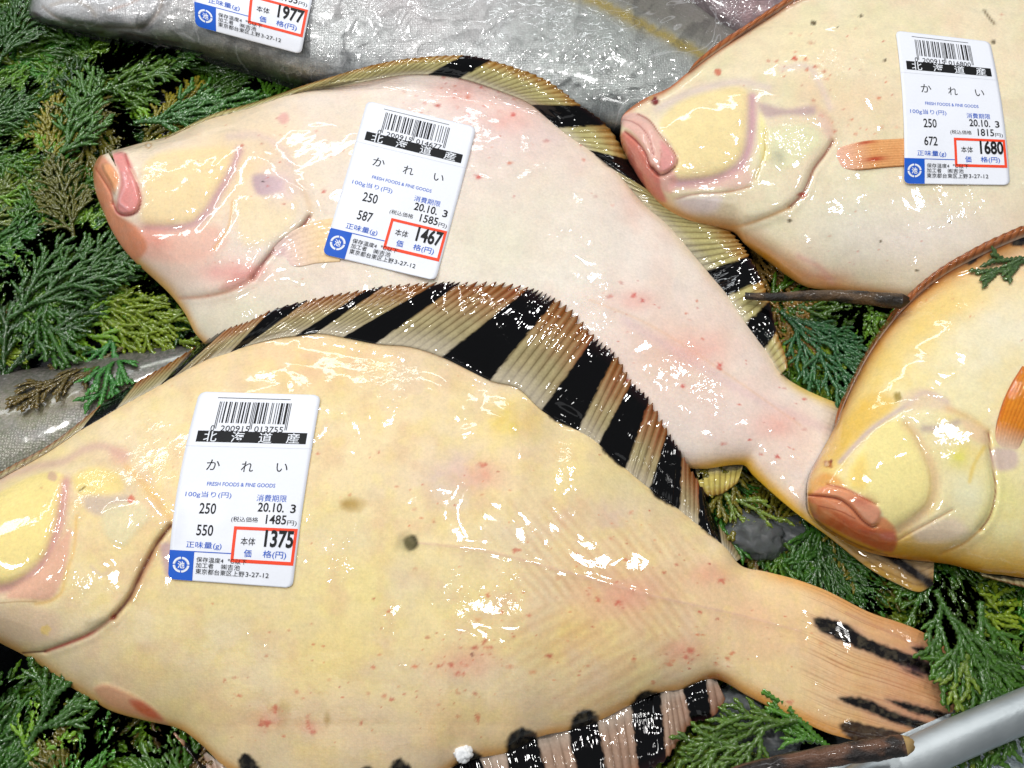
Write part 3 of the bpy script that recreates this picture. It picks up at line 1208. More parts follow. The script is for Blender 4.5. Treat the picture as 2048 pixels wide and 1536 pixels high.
class Label:
    def __init__(s, label, L, R, group='price labels'):
        # L, R: three pixels down the left and the right edge
        s.L, s.R = np.array(L, float), np.array(R, float)
        s.root = empty('price_label', (0, 0, 0))
        mid = s.px(np.array(0.5), np.array(0.5))
        s.root.location = unproj(mid[0], mid[1], hm_at(mid[0], mid[1]))
        bpy.context.view_layer.update()
        tag(s.root, label, 'price label', group)
        mx = HM.copy()
        for _ in range(3):
            mx = np.maximum.reduce([np.roll(np.roll(mx, a, 0), b, 1) for a in (-1, 0, 1) for b in (-1, 0, 1)])
        s.H = np.maximum(blur(mx, 4), blur(HM, 5))
        v = np.concatenate([np.linspace(0, .05, 8), np.linspace(.07, .93, 50), np.linspace(.95, 1, 8)])
        r = 0.052
        ar = 0.66
        ins = np.zeros_like(v)
        for k, q in enumerate(v):
            e = min(q, 1 - q) * 1.0 / ar
            if e < r:
                ins[k] = r - math.sqrt(max(r * r - (r - e) ** 2, 0))
        u = np.linspace(0, 1, 30)
        Uu = ins[:, None] + (1 - 2 * ins)[:, None] * u
        Vv = v[:, None] * np.ones(30)
        s.paper = keep(mesh_obj('paper', *slab(s.at(Uu, Vv, 0.0), 0.00022), M_PAPER), s.root)

    def px(s, u, v):
        a, b, c = 2 * (v - .5) * (v - 1), 4 * v * (1 - v), 2 * v * (v - .5)
        l = a[..., None] * s.L[0] + b[..., None] * s.L[1] + c[..., None] * s.L[2]
        r = a[..., None] * s.R[0] + b[..., None] * s.R[1] + c[..., None] * s.R[2]
        p = l + (r - l) * u[..., None]
        return p[..., 0], p[..., 1]

    def at(s, u, v, off):
        x, y = s.px(np.asarray(u, float), np.asarray(v, float))
        z = hm_at(x, y, 0, s.H) + 0.0003 + off + 0.0005 * (fbm(x, y, 70, 15, 2) - .5)
        return unproj(x, y, z)

    def put(s, name, parts, mat, parent=None, off=0.00008):
        Vs, Fs, n = [], [], 0
        for V, F in parts:
            Vs.append(V)
            Fs += [tuple(i + n for i in f) for f in F]
            n += len(V)
        W = np.vstack(Vs)
        o = mesh_obj(name, s.at(W[:, 0], W[:, 1], off), Fs, mat, smoothsh=False)
        return keep(o, parent or s.root) if parent is None else s.child(o, parent)

    def child(s, o, parent):
        o.parent = parent
        o.matrix_parent_inverse = parent.matrix_parent_inverse.copy()
        from mathutils import Matrix, Vector
        o.matrix_parent_inverse = Matrix.Identity(4)
        return o


def T_(s, u0, v0, u1, v1, offset=0.0):
    k = (s, offset)
    if k not in TCACHE:
        TCACHE[k] = text_mesh(s, offset)
    V, F = TCACHE[k]
    a, b = V.min(0), V.max(0)
    n = (V - a) / (b - a)
    return np.stack([u0 + n[:, 0] * (u1 - u0), v1 - n[:, 1] * (v1 - v0)], 1), F


def B_(u0, v0, u1, v1, nx=1, ny=1):
    us, vs = np.linspace(u0, u1, nx + 1), np.linspace(v0, v1, ny + 1)
    V = np.stack(np.meshgrid(us, vs, indexing='ij'), -1).reshape(-1, 2)
    i = np.arange((nx + 1) * (ny + 1)).reshape(nx + 1, ny + 1)
    F = [tuple(q) for q in np.stack([i[:-1, :-1], i[:-1, 1:], i[1:, 1:], i[1:, :-1]], -1).reshape(-1, 4)]
    return V, F


LC = ['0001101', '0011001', '0010011', '0111101', '0100011', '0110001', '0101111', '0111011', '0110111', '0001011']


def barcode(digits, u0, u1, v0, v1, v2):
    s = '101'
    for d in digits[:6]:
        s += LC[int(d)]
    s += '01010'
    for d in digits[6:12]:
        s += ''.join('1' if c == '0' else '0' for c in LC[int(d)])
    s += '101'
    n = len(s)
    out = []
    i = 0
    while i < n:
        if s[i] == '1':
            j = i
            while j < n and s[j] == '1':
                j += 1
            guard = i < 3 or j > n - 3 or 45 <= i < 50
            out.append(B_(u0 + (u1 - u0) * i / n, v0, u0 + (u1 - u0) * j / n, v2 if guard else v1, 1, 4))
            i = j
        else:
            i += 1
    return out


def ring(cu, cv, r0, r1, a0, a1, ar=0.66, n=10):
    a = np.radians(np.linspace(a0, a1, n))
    A = np.stack([cu + r0 * np.cos(a), cv - r0 * np.sin(a) * ar], 1)
    Bq = np.stack([cu + r1 * np.cos(a), cv - r1 * np.sin(a) * ar], 1)
    V = np.vstack([A, Bq])
    return V, [(i, i + 1, i + 1 + n, i + n) for i in range(n - 1)]


def price_label(label, L, R, code, weight, tax, price, bottom_only=False):
    b = Label(label, L, R)
    if not bottom_only:
        b.put('barcode', barcode(code, .19, .775, .047, .155, .185) + [B_(.165, .0265, .76, .0295, 8, 1)], M_BLACK)
        b.put('barcode_digits', [T_('0', .165, .168, .195, .198), T_('200915', .245, .168, .475, .198), T_(code[6:], .515, .168, .745, .198)], M_BLACK, off=0.00012)
        b.put('fold_line', [B_(.0, .2765, 1.0, .2775, 14, 1)], M_FOLD)
        ban = b.put('origin_banner', [B_(.07, .197, .945, .254, 12, 3)], M_BLACK)
        b.put('lettering', [T_(ch, u, .199, u + .105, .2525, 0.006) for ch, u in zip('北海道産', (.125, .345, .565, .785))], M_WHITE, ban, off=0.00016)
        b.put('product_name', [T_('か', .195, .345, .30, .40), T_('れ', .47, .35, .565, .405), T_('い', .745, .355, .835, .40)], M_BLACK)
        b.put('slogan', [T_('FRESH FOODS & FINE GOODS', .225, .462, .76, .482, 0.006)], M_BLUE)
        b.put('unit_price', [T_('100g当り(円)', .07, .513, .43, .549)], M_BLUE)
        b.put('unit_price_figure', [T_('250', .195, .574, .325, .632, 0.012)], M_BLACK)
        b.put('best_before', [T_('消費期限', .63, .520, .865, .556)], M_BLUE)
        b.put('date', [T_('20.10.', .65, .562, .855, .610, 0.014), T_('3', .905, .566, .948, .611, 0.014)], M_BLACK, off=0.00012)
    b.put('weight_figure', [T_(weight, .195, .690, .325, .750, 0.012)], M_BLACK)
    b.put('tax_price', [T_('(税込価格', .455, .640, .665, .672, 0.0), T_(tax, .725, .624, .885, .673, 0.014), T_('円)', .895, .650, .97, .680)], M_BLACK)
    b.put('weight_unit', [T_('正味量(g)', .125, .783, .405, .824, 0.004)], M_BLUE)
    t = .024
    tv = .017
    box = b.put('price_box', [B_(.485, .692, .985, .692 + tv, 8, 1), B_(.485, .866, .985, .866 + tv * 1.1, 8, 1),
                              B_(.485, .692 + tv, .485 + t, .866, 1, 4), B_(.985 - t, .692 + tv, .985, .866, 1, 4)], M_RED)
    b.put('price_figure', [T_(price, .735, .703, .962, .795, 0.028)], M_BLACK, off=0.00016)
    b.put('price_caption', [T_('本体', .55, .748, .665, .79)], M_BLACK, off=0.00012)
    b.put('price_unit', [T_('価', .585, .812, .645, .853, 0.006), T_('格(円)', .735, .812, .92, .856, 0.004)], M_BLUE, off=0.00012)
    r = .052
    lvv = np.concatenate([np.linspace(.836, .96, 8), np.linspace(.967, 1.0, 9)])
    lu0 = np.array([r - math.sqrt(max(r * r - (r - min((1 - q) / .66, r)) ** 2, 0)) for q in lvv])
    gu = np.linspace(0, 1, 6)
    lg = np.stack([lu0[:, None] + (.195 - lu0)[:, None] * gu, lvv[:, None] * np.ones(6)], -1).reshape(-1, 2)
    li = np.arange(len(lg)).reshape(len(lvv), 6)
    logo = b.put('logo_block', [(lg, [tuple(q) for q in np.stack([li[:-1, :-1], li[1:, :-1], li[1:, 1:], li[:-1, 1:]], -1).reshape(-1, 4)])], M_BLUE)
    b.put('rule', [B_(.195, .836, .485, .841, 5, 1)], M_BLUE)
    em = [ring(.098, .915, .052, .0665, q + 4, q + 86) for q in (0, 90, 180, 270)] + [ring(.098, .915, .0475, .0505, q + 4, q + 86) for q in (0, 90, 180, 270)]
    b.put('emblem', em + [T_('池', .070, .895, .126, .935, 0.02)], M_WHITE, logo, off=0.00016)
    b.put('address', [T_('保存温度4', .215, .866, .43, .894), T_('℃以下', .465, .866, .615, .894), T_('加工者', .215, .897, .355, .926), T_('㈱吉池', .415, .897, .565, .928),
                      T_('東京都台東区上野', .215, .930, .605, .960), T_('3-27-12', .615, .932, .80, .957)], M_BLACK, off=0.00018)
    return b


price_label('price label showing 1977 on the film over the long silver fish', [(418, -235), (392, -95), (391, 52)], [(668, -185), (632, -35), (602, 108)],
            '200915019777', '791', '2135', '1977', True)

# ------------------------------------------------------------------ flounders


def rim_tint(S, wu, cu, au, wl, cl, alo):
    al = np.ones(S.X.shape, bool)
    n = 0.6 + 0.8 * fbm(S.X, S.Y, 60, 77)
    S.mix(al, np.exp(-(S.dup / (wu * n)) ** 2) * au, cu)
    S.mix(al, np.exp(-(S.dlo / (wl * n)) ** 2) * alo, cl)


# ---- the pink-white flounder in the middle
f2 = fish_root('flounder', 900, 480)
tag(f2, 'pinkish white flounder with its mouth open in the middle of the counter', 'flounder', 'flounders laid white side up')


def paint2(S):
    al = np.ones(S.X.shape, bool)
    S.fur(0.55, 210, 11, (236, 212, 200))
    S.fur(0.5, 120, 15, (236, 222, 190))
    S.fur(0.35, 55, 115, (236, 204, 192))
    S.fur(0.3, 34, 117, (228, 220, 214))
    S.blot(1000, 260, 190, (236, 208, 204), .75, 120)
    S.blot(1010, 480, 200, (234, 226, 206), .9, 150)
    S.blot(1350, 700, 160, (236, 200, 182), .75, 110)
    S.blot(1560, 880, 130, (238, 212, 200), .7, 80)
    S.blot(480, 640, 190, (232, 226, 200), .85, 70)
    S.blot(430, 330, 230, (244, 214, 166), .75, 150)
    S.blot(380, 540, 130, (234, 202, 186), .7, 60)
    S.line([(1250, 640), (1380, 720), (1500, 790), (1680, 870)], (226, 196, 196), 20, 0.5)
    S.line([(1180, 600), (1300, 650), (1450, 745), (1600, 850)], (232, 190, 150), 5, 0.35)
    rim_tint(S, 12, (238, 206, 150), .35, 14, (224, 164, 62), .85)
    S.mix(al, np.exp(-(S.dlo / 22) ** 2) * np.clip((S.X - 1380) / 60, 0, 1) * .9, (226, 176, 40))
    S.mix(al, np.exp(-(S.dup / 14) ** 2) * np.clip((S.X - 1540) / 60, 0, 1) * .8, (222, 186, 60))
    # head
    S.poly(Z1((850, 950), (1000, 880), (1360, 870), (1375, 960), (1330, 1040), (1250, 1150), (1190, 1250), (1100, 1315), (900, 1325), (825, 1280), (845, 1150)), (246, 220, 166), 0.8, 18, h=.0003, hs=40)
    S.line(Z1((1400, 880), (1350, 1010), (1280, 1130), (1220, 1230), (1120, 1320), (860, 1345)), (206, 164, 166), 18, 0.9, h=-.0008, hw=15)  # cheek groove, its purplish shadow band painted into the colour
    S.line(Z1((1340, 800), (1500, 790), (1640, 860), (1700, 960)), (226, 200, 190), 16, 0.6)
    S.poly(Z1((1480, 1030), (1560, 1020), (1650, 1060), (1640, 1110), (1560, 1150), (1500, 1130)), (184, 154, 168), 0.85, 14)
    S.poly(Z1((1400, 1160), (1500, 1160), (1660, 1140), (1740, 1200), (1700, 1320), (1560, 1420), (1430, 1430), (1390, 1300)), (246, 226, 180), 0.6, 24, h=.0005, wet=2.2)
    S.poly(Z1((760, 1330), (1000, 1350), (1250, 1320), (1330, 1400), (1200, 1520), (900, 1530), (760, 1440)), (240, 186, 168), 0.7, 26)
    S.line(Z1((1360, 1180), (1340, 1320), (1290, 1400), (1250, 1460)), (232, 180, 110), 5, 0.6, h=-.0003, hw=5)
    gill = Z1((1740, 1060), (1800, 1170), (1812, 1270), (1740, 1360), (1620, 1450), (1545, 1535), (1480, 1630), (1350, 1700), (1200, 1735), (1050, 1745))
    S.poly(gill + Z1((760, 1500), (700, 1200), (900, 850), (1400, 780)), None, h=.0019, hs=46, soft=30)
    S.line(gill[:4], (226, 186, 140), 12, 0.4)
    S.blot(470, 545, 60, (232, 150, 146), .75, 22)
    S.blot(300, 480, 40, (232, 150, 132), .7, 26)
    S.blot(560, 370, 40, (224, 196, 200), .7, 40)
    S.line(gill[2:7], (150, 66, 56), 6.5, 0.9, h=-.0012, hw=6)
    S.line(gill[6:], (208, 150, 120), 7, 0.7, h=-.0005, hw=6)
    S.poly(Z1((1400, 1600), (1560, 1560), (1480, 1640), (1380, 1690), (1280, 1690)), (226, 160, 150), 0.6, 14)
    S.poly(Z1((1650, 1400), (1790, 1400), (1900, 1440), (1880, 1500), (1720, 1500), (1600, 1490)), (222, 184, 184), 0.8, 14)
    # jaws
    S.poly(Z1((545, 980), (590, 905), (640, 950), (692, 1040), (660, 1130), (690, 1250), (800, 1330), (860, 1450), (780, 1530), (700, 1440), (620, 1300), (560, 1130)), (226, 146, 110), 0.95, 12)
    S.poly(Z1((640, 960), (692, 1040), (670, 1130), (655, 1080), (600, 970)), (240, 170, 120), 0.9, 8, h=.0012)
    S.poly(Z1((655, 905), (720, 890), (770, 960), (800, 1060), (822, 1170), (795, 1240), (725, 1268), (675, 1240), (690, 1150), (703, 1050), (690, 985)), (232, 146, 142), 0.95, 9, h=.0011, hs=16)
    S.line(Z1((720, 1010), (730, 1090), (700, 1180), (740, 1220)), (244, 186, 186), 4, 0.6, h=.0004)
    S.line(Z1((735, 900), (755, 970), (790, 1045), (815, 1115), (824, 1180), (800, 1240), (740, 1262), (690, 1245), (662, 1190)), (172, 64, 60), 3.5, 0.9, h=-.0012, hw=4)
    S.line(Z1((560, 985), (610, 1060), (650, 1130), (665, 1200)), (180, 88, 66), 3, 0.7, h=-.0006, hw=4)
    S.line(Z1((770, 990), (800, 1060)), (252, 230, 200), 4, 0.6)
    S.spot(*Z1((868, 850))[0], 6, (190, 130, 60), .8)
    S.spot(*Z1((868, 850))[0], 3.4, (244, 238, 224), 1, h=.0008)
    S.spot(*Z1((1660, 690))[0], 11, (236, 170, 164), .7)
    # black bars reach over the edge of the body
    for pl in (Z2((790, 425), (880, 440), (930, 440), (870, 415)), Z2((1380, 615), (1450, 690), (1560, 730), (1500, 650)), Z2((1690, 870), (1800, 975), (1850, 990), (1760, 890)),
               Z6((540, 95), (620, 215), (650, 200), (580, 80)), Z6((720, 350), (770, 440), (820, 470), (760, 350))):
        S.poly(pl, (18, 16, 20), 1, 7, rag=3, sm=False)
    tl = np.clip((S.X - 1640) / 60, 0, 1)
    S.mix(al, tl * .8, (176, 134, 60))
    S.mix(al, tl * (1 - np.abs(np.sin(S.V * 70))) ** 2 * .5, (110, 76, 34))
    S.line([(1740, 1085), (1790, 1118), (1850, 1160), (1890, 1185)], (22, 16, 16), 20, 1.3, rag=3)
    for x, y, r in ((925, 180, 60), (1020, 240, 50), (1400, 700, 70), (1270, 600, 40), (1550, 850, 50)):
        S.blot(x, y, r, (238, 176, 164), .6, r * .5)
    S.specks(46, 930, 190, 60, 30, seed=3, rmax=5)
    S.specks(46, 1000, 300, 170, 110, seed=4)
    S.specks(40, 1380, 680, 130, 90, seed=5, rmax=5)
    S.specks(22, 1560, 850, 90, 50, seed=6)
    S.specks(30, 560, 300, 130, 80, seed=7, rmax=3.4)
    S.specks(22, 600, 520, 150, 60, seed=8, rmax=3.4)
    for x, y, r in ((1268, 590, 6), (1284, 600, 5), (938, 231, 5), (1026, 230, 5), (958, 354, 6), (1440, 732, 8), (647, 382, 4), (1366, 773, 5), (1555, 914, 6), (1180, 268, 6)):
        S.spot(x, y, r * .75, (208, 70, 62), .8, rag=.9, soft=1.2)
    S.spot(*Z1((1540, 1063))[0], 2.4, (40, 20, 18), 1)


up2 = [(226, 322), (221, 304), (246, 296), (290, 284), (328, 275), (376, 256), (410, 241), (478, 222), (540, 200), (600, 183), (702, 165), (791, 147), (870, 146), (942, 155), (1010, 181),
       (1072, 212), (1130, 260), (1181, 301), (1229, 338), (1283, 403), (1337, 451), (1390, 513), (1432, 563), (1482, 621, ), (1531, 695), (1565, 748), (1593, 769, .80), (1635, 790), (1680, 808), (1740, 830), (1800, 850), (1880, 880)]
lo2 = [(214, 316), (203, 309), (190, 326), (186, 345), (191, 383), (205, 420), (222, 458), (246, 497), (273, 527), (308, 558), (342, 591), (369, 626), (396, 674), (480, 745), (620, 805), (800, 855), (1000, 885),
       (1150, 905), (1300, 925), (1400, 938), (1486, 930, .80), (1506, 951), (1552, 993), (1597, 1030), (1655, 1072), (1738, 1137), (1795, 1168), (1838, 1184), (1866, 1170)]
S2 = fish_body(f2, up2, lo2, 520, 230, lambda X, Y: 0.0135 + np.clip((760 - Y) / 640, 0, 1) * 0.007 * np.clip((1500 - X) / 300, 0, 1), [(0, .010), (.08, .013), (.3, .017), (.6, .015), (.78, .009), (.86, .004), (1, .0015)],
               paint2, tail_t=.86, color=(245, 234, 224), depth=.009, notch=[(213, 300), (236, 343), (231, 325), (222, 296)])

hb = lambda d: (lambda x, y: hm_at(x, y, 1) + d)
fin(f2, 'dorsal_fin', [(330, 276, 345, 266), (410, 241, 425, 228), (478, 222, 505, 205), (600, 184, 640, 160), (702, 166, 764, 125), (800, 148, 850, 113), (862, 146, 930, 110, 1), (925, 154, 985, 120),
                       (1010, 182, 1092, 158), (1070, 210, 1165, 212, 1), (1122, 256, 1215, 250), (1180, 301, 1262, 320, 1), (1232, 342, 1318, 392), (1283, 402, 1392, 430), (1337, 451, 1455, 458),
                       (1375, 492, 1482, 484, ), (1419, 541, 1500, 512, 1), (1457, 592, 1526, 560), (1494, 645, 1541, 604, 1), (1531, 697, 1554, 662), (1548, 725, 1570, 705), (1562, 748, 1576, 735)],
    pitch=16, zb=hb(0.0004), zt=lambda x, y: np.maximum(hm_at(x, y, 3) + .001, 0.017), edge=(162, 100, 20), mem=(180, 172, 118), edge_w=.45, seed=3, ridge=.00012)
fin(f2, 'anal_fin', [(1340, 928, 1340, 950), (1372, 934, 1380, 975, 1), (1392, 938, 1400, 990), (1440, 936, 1440, 990), (1486, 931, 1476, 966)], zb=hb(-.001), zt=.012, edge=(150, 110, 30), mem=(190, 176, 96), seed=5)
flap(f2, 'pectoral_fin', Z1((1600, 1450), (1700, 1360), (1830, 1300), (1990, 1270)), Z1((1640, 1540), (1740, 1560), (1850, 1540), (1990, 1530)), base=(242, 214, 172), streak=(238, 204, 154), rays=7, hump=.0002, off=.0002, thick=.0003,
     paint=lambda S, t, v: S.mix(np.ones(S.X.shape, bool), np.clip(1.25 - t * 1.7, 0, 1), (234, 206, 198)))
# dark bar on the tail
S_ = None

# ---- the big one at top right
f3 = fish_root('flounder', 1700, 300)
tag(f3, 'cream flounder with a closed pink mouth at the top right, its label showing 1680', 'flounder', 'flounders laid white side up')


def paint3(S):
    al = np.ones(S.X.shape, bool)
    S.fur(0.6, 170, 21, (234, 222, 178))
    S.fur(0.5, 90, 25, (238, 212, 178))
    S.fur(0.4, 300, 27, (226, 220, 196))
    S.fur(0.45, 60, 127, (220, 216, 170))
    S.fur(0.35, 36, 129, (236, 206, 178))
    S.blot(1700, 460, 180, (234, 228, 206), .8, 90)
    S.blot(1850, 480, 180, (238, 226, 216), .8, 70)
    S.blot(1640, 90, 160, (242, 226, 186), .7, 50)
    S.blot(1700, 200, 120, (238, 208, 170), .6, 60)
    S.blot(1560, 540, 60, (232, 170, 120), .8, 40)
    S.blot(1640, 560, 50, (226, 160, 136), .8, 20)
    rim_tint(S, 9, (176, 84, 40), .9, 20, (206, 140, 60), .85)
    S.mix(al, np.exp(-(S.dlo / 34) ** 2) * np.exp(-((S.X - 1530) / 60) ** 2) * .95, (196, 132, 28))
    S.line(ZC((400, 290), (700, 140), (1100, 60), (1350, 110)), (226, 206, 198), 16, 0.7)
    S.line(Z3((880, 330), (1000, 320), (1060, 400), (1110, 520)), (226, 204, 196), 14, 0.6)
    S.poly(ZC((440, 370), (600, 230), (900, 130), (1100, 100), (1180, 160), (1170, 400), (1140, 640), (1080, 740), (930, 840), (700, 890), (570, 870), (540, 780), (565, 700), (500, 560), (425, 440)), (244, 222, 164), 0.9, 13, h=.00035, hs=40)
    S.line(ZC((1215, 190), (1210, 450), (1180, 640), (1100, 790), (930, 885), (700, 920), (550, 930)), (206, 162, 168), 19, 0.95, h=-.0010, hw=14)
    S.poly(ZC((1000, 830), (1160, 800), (1220, 900), (1100, 970), (900, 960), (700, 980), (600, 950), (750, 920)), (224, 180, 172), 0.7, 16)
    S.poly(ZC((1270, 240), (1500, 290), (1750, 260), (1740, 340), (1500, 340), (1330, 360)), (192, 164, 164), 0.85, 14)
    S.poly(ZC((1350, 480), (1500, 430), (1720, 440), (1800, 560), (1720, 660), (1500, 800), (1400, 700)), (232, 230, 188), 0.8, 20, h=.0004, wet=3.0)
    S.poly(ZC((1280, 330), (1330, 430), (1340, 600), (1370, 700), (1300, 740), (1270, 560)), (244, 234, 168), 0.8, 12)
    S.line(ZC((1330, 480), (1320, 650), (1280, 780), (1240, 890)), (190, 160, 70), 3.5, 0.7, h=-.0006, hw=5)
    S.blot(*ZC((1440, 700))[0], 16, (190, 186, 160), .8)
    S.poly(ZC((1800, 300), (1900, 420), (1890, 560), (1820, 480), (1760, 360)), (232, 196, 180), .7, 12)
    gill = ZC((1740, 250), (1860, 360), (1905, 480), (1900, 570), (1830, 680), (1740, 800), (1685, 930), (1640, 1020), (1530, 1130), (1350, 1210), (1100, 1290), (930, 1300))
    S.poly(gill + ZC((500, 1100), (250, 800), (300, 400), (800, 100), (1400, 100)), None, h=.0019, hs=46, soft=30)
    S.line(gill[:4], (230, 190, 156), 12, .4)
    S.line(gill[3:9], (150, 72, 52), 5.5, .9, h=-.0012, hw=6)
    S.spot(*ZC((1640, 1020))[0], 10, (176, 44, 34), .8, ry=5)
    S.line(gill[8:], (214, 160, 96), 6, .7, h=-.0005, hw=6)
    S.line(ZC((570, 1060), (700, 1022), (1000, 1000), (1200, 950)), (196, 138, 104), 3, .8, h=-.0004, hw=4)
    S.poly(ZC((560, 1080), (700, 1040), (950, 1040), (900, 1160), (700, 1180)), (232, 218, 222), .8, 22)
    # jaws
    S.poly(ZC((115, 480), (180, 500), (300, 640), (370, 790), (430, 860), (440, 960), (480, 1080), (400, 1060), (280, 940), (180, 800), (110, 640), (80, 560)), (206, 118, 104), .95, 9)
    S.poly(ZC((430, 860), (530, 810), (570, 900), (530, 1000), (450, 980)), (228, 170, 162), .8, 12)
    S.poly(ZC((110, 350), (180, 320), (280, 340), (350, 400), (430, 520), (540, 650), (568, 720), (535, 800), (425, 835), (350, 760), (290, 620), (180, 480), (95, 420)), (232, 184, 172), .95, 8, h=.0011, hs=14)
    S.poly(ZC((430, 560), (540, 660), (562, 740), (530, 795), (430, 830), (420, 760), (445, 680)), (228, 156, 152), .9, 8)
    S.line(ZC((240, 332), (340, 392), (425, 505), (520, 622), (570, 705), (555, 785), (430, 855), (365, 790)), (150, 74, 66), 3, .9, h=-.0012, hw=4)
    S.line(ZC((130, 485), (240, 580), (310, 680), (345, 780), (420, 845)), (150, 62, 58), 3, .9, h=-.001, hw=4)
    S.line(ZC((100, 380), (180, 395), (270, 450), (340, 560), (370, 680)), (166, 96, 92), 2.6, .8, h=-.0008, hw=3.5)
    S.line(ZC((430, 640), (440, 700), (420, 790)), (196, 120, 116), 2.5, .7)
    S.spot(*ZC((382, 222))[0], 9, (120, 44, 46), 1, ry=7, h=.0009)
    S.spot(*ZC((350, 190))[0], 5, (200, 160, 100), .7)
    for x, y, r in ((1030, 110, 5), (1260, 77, 3.6), (1900, 202, 5), (1376, 292, 3), (916, 1066, 4), (1560, 990, 3), (1356, 1166, 2.5), (1150, 132, 2), (1530, 1306, 3), (1690, 1070, 2)):
        S.spot(*Z3((x, y))[0], r, (92, 80, 56), .95)
    S.line(Z3((1855, 50), (1880, 85), (1905, 115)), (112, 96, 68), 4.5, .95)
    S.specks(30, *Z3((950, 320))[0], 70, 40, seed=31)
    S.specks(18, *Z3((1200, 600))[0], 40, 14, seed=32, rmax=5)
    S.specks(24, 1750, 120, 130, 60, seed=33, rmax=3.4)
    S.specks(20, 1750, 480, 130, 60, seed=34, rmax=3)
    S.spot(*Z3((568, 348))[0], 7, (200, 84, 60), .8)
    S.spot(*Z3((940, 282))[0], 5, (206, 76, 60), .9)
    # creases of the belly
    S.line(Z3((700, 1140), (860, 1240), (980, 1330), (1060, 1380)), (206, 150, 100), 9, .5, h=-.0006, hw=10)
    S.line(Z3((960, 1240), (1060, 1290), (1120, 1360)), (222, 168, 150), 12, .6)


up3 = [(1240, 262), (1244, 234), (1262, 215), (1295, 194), (1337, 176), (1374, 146), (1432, 103), (1490, 64), (1544, 29), (1590, 0), (1700, -52), (1900, -100), (2100, -90), (2300, -10), (2480, 80), (2600, 130, .82), (2700, 110), (2800, 60)]
lo3 = [(1239, 272), (1243, 290), (1262, 331), (1295, 381), (1328, 414), (1374, 439), (1432, 455), (1469, 466), (1490, 489), (1540, 526), (1573, 551), (1614, 574), (1676, 582), (1780, 594), (1900, 620), (2100, 600), (2300, 500), (2480, 360), (2600, 270, .82), (2700, 290), (2800, 340)]
S3 = fish_body(f3, up3, lo3, 460, 240, lambda X, Y: 0.0155 + np.clip((560 - Y) / 640, 0, 1) * 0.007, [(0, .011), (.08, .015), (.3, .019), (.6, .017), (.8, .008), (1, .002)],
               paint3, tail_t=.84, color=(240, 226, 194), depth=.010)
fin(f3, 'dorsal_fin', [(1376, 144, 1369, 139), (1432, 103, 1425, 93), (1490, 64, 1484, 54), (1544, 29, 1536, 19), (1590, 0, 1582, -9), (1700, -52, 1694, -68), (1900, -100, 1900, -128, 1), (2000, -98, 2010, -132), (2100, -90, 2130, -120, 1), (2200, -55, 2240, -80), (2300, -10, 2340, -30), (2480, 80, 2500, 66)],
    pitch=22, zb=hb(0.0005), zt=lambda x, y: hm_at(x, y, 2) + .0015, edge=(172, 96, 50), mem=(168, 100, 58), line=(96, 44, 22), nw=12, seed=7, serr=.06, ridge=.00016, slant=26)
fin(f3, 'anal_fin', [(1700, 584, 1704, 592), (1780, 594, 1786, 606), (1900, 620, 1912, 650, 1), (2000, 618, 2020, 660), (2100, 600, 2130, 650, 1), (2200, 560, 2240, 610), (2300, 500, 2350, 540), (2460, 374, 2490, 392)],
    zb=hb(-.001), zt=.014, mem=(170, 150, 100), nw=12, seed=8)
flap(f3, 'pectoral_fin', Z3((1105, 730), (1180, 705), (1280, 680), (1400, 672), (1560, 665)), Z3((1130, 790), (1190, 815), (1260, 818), (1380, 806), (1560, 795)), base=(232, 174, 116), streak=(206, 130, 76), rays=11, hump=.0006,
     paint=lambda S, t, v: (S.mix(np.ones(S.X.shape, bool), np.clip(1.1 - t * 2.4, 0, 1), (232, 186, 166)),
                            S.mix(np.ones(S.X.shape, bool), np.exp(-((v - .68) / .10) ** 2 - ((t - .48) / .12) ** 2) * .85, (176, 40, 30)),
                            S.mix(np.ones(S.X.shape, bool), np.exp(-((v - .06) / .07) ** 2 - ((t - .4) / .1) ** 2) * .8, (176, 50, 36))))

# ---- the yellow one at the right
f4 = fish_root('flounder', 1950, 850)
tag(f4, 'yellow cream flounder with an orange mouth at the right edge, a sprig on it', 'flounder', 'flounders laid white side up')


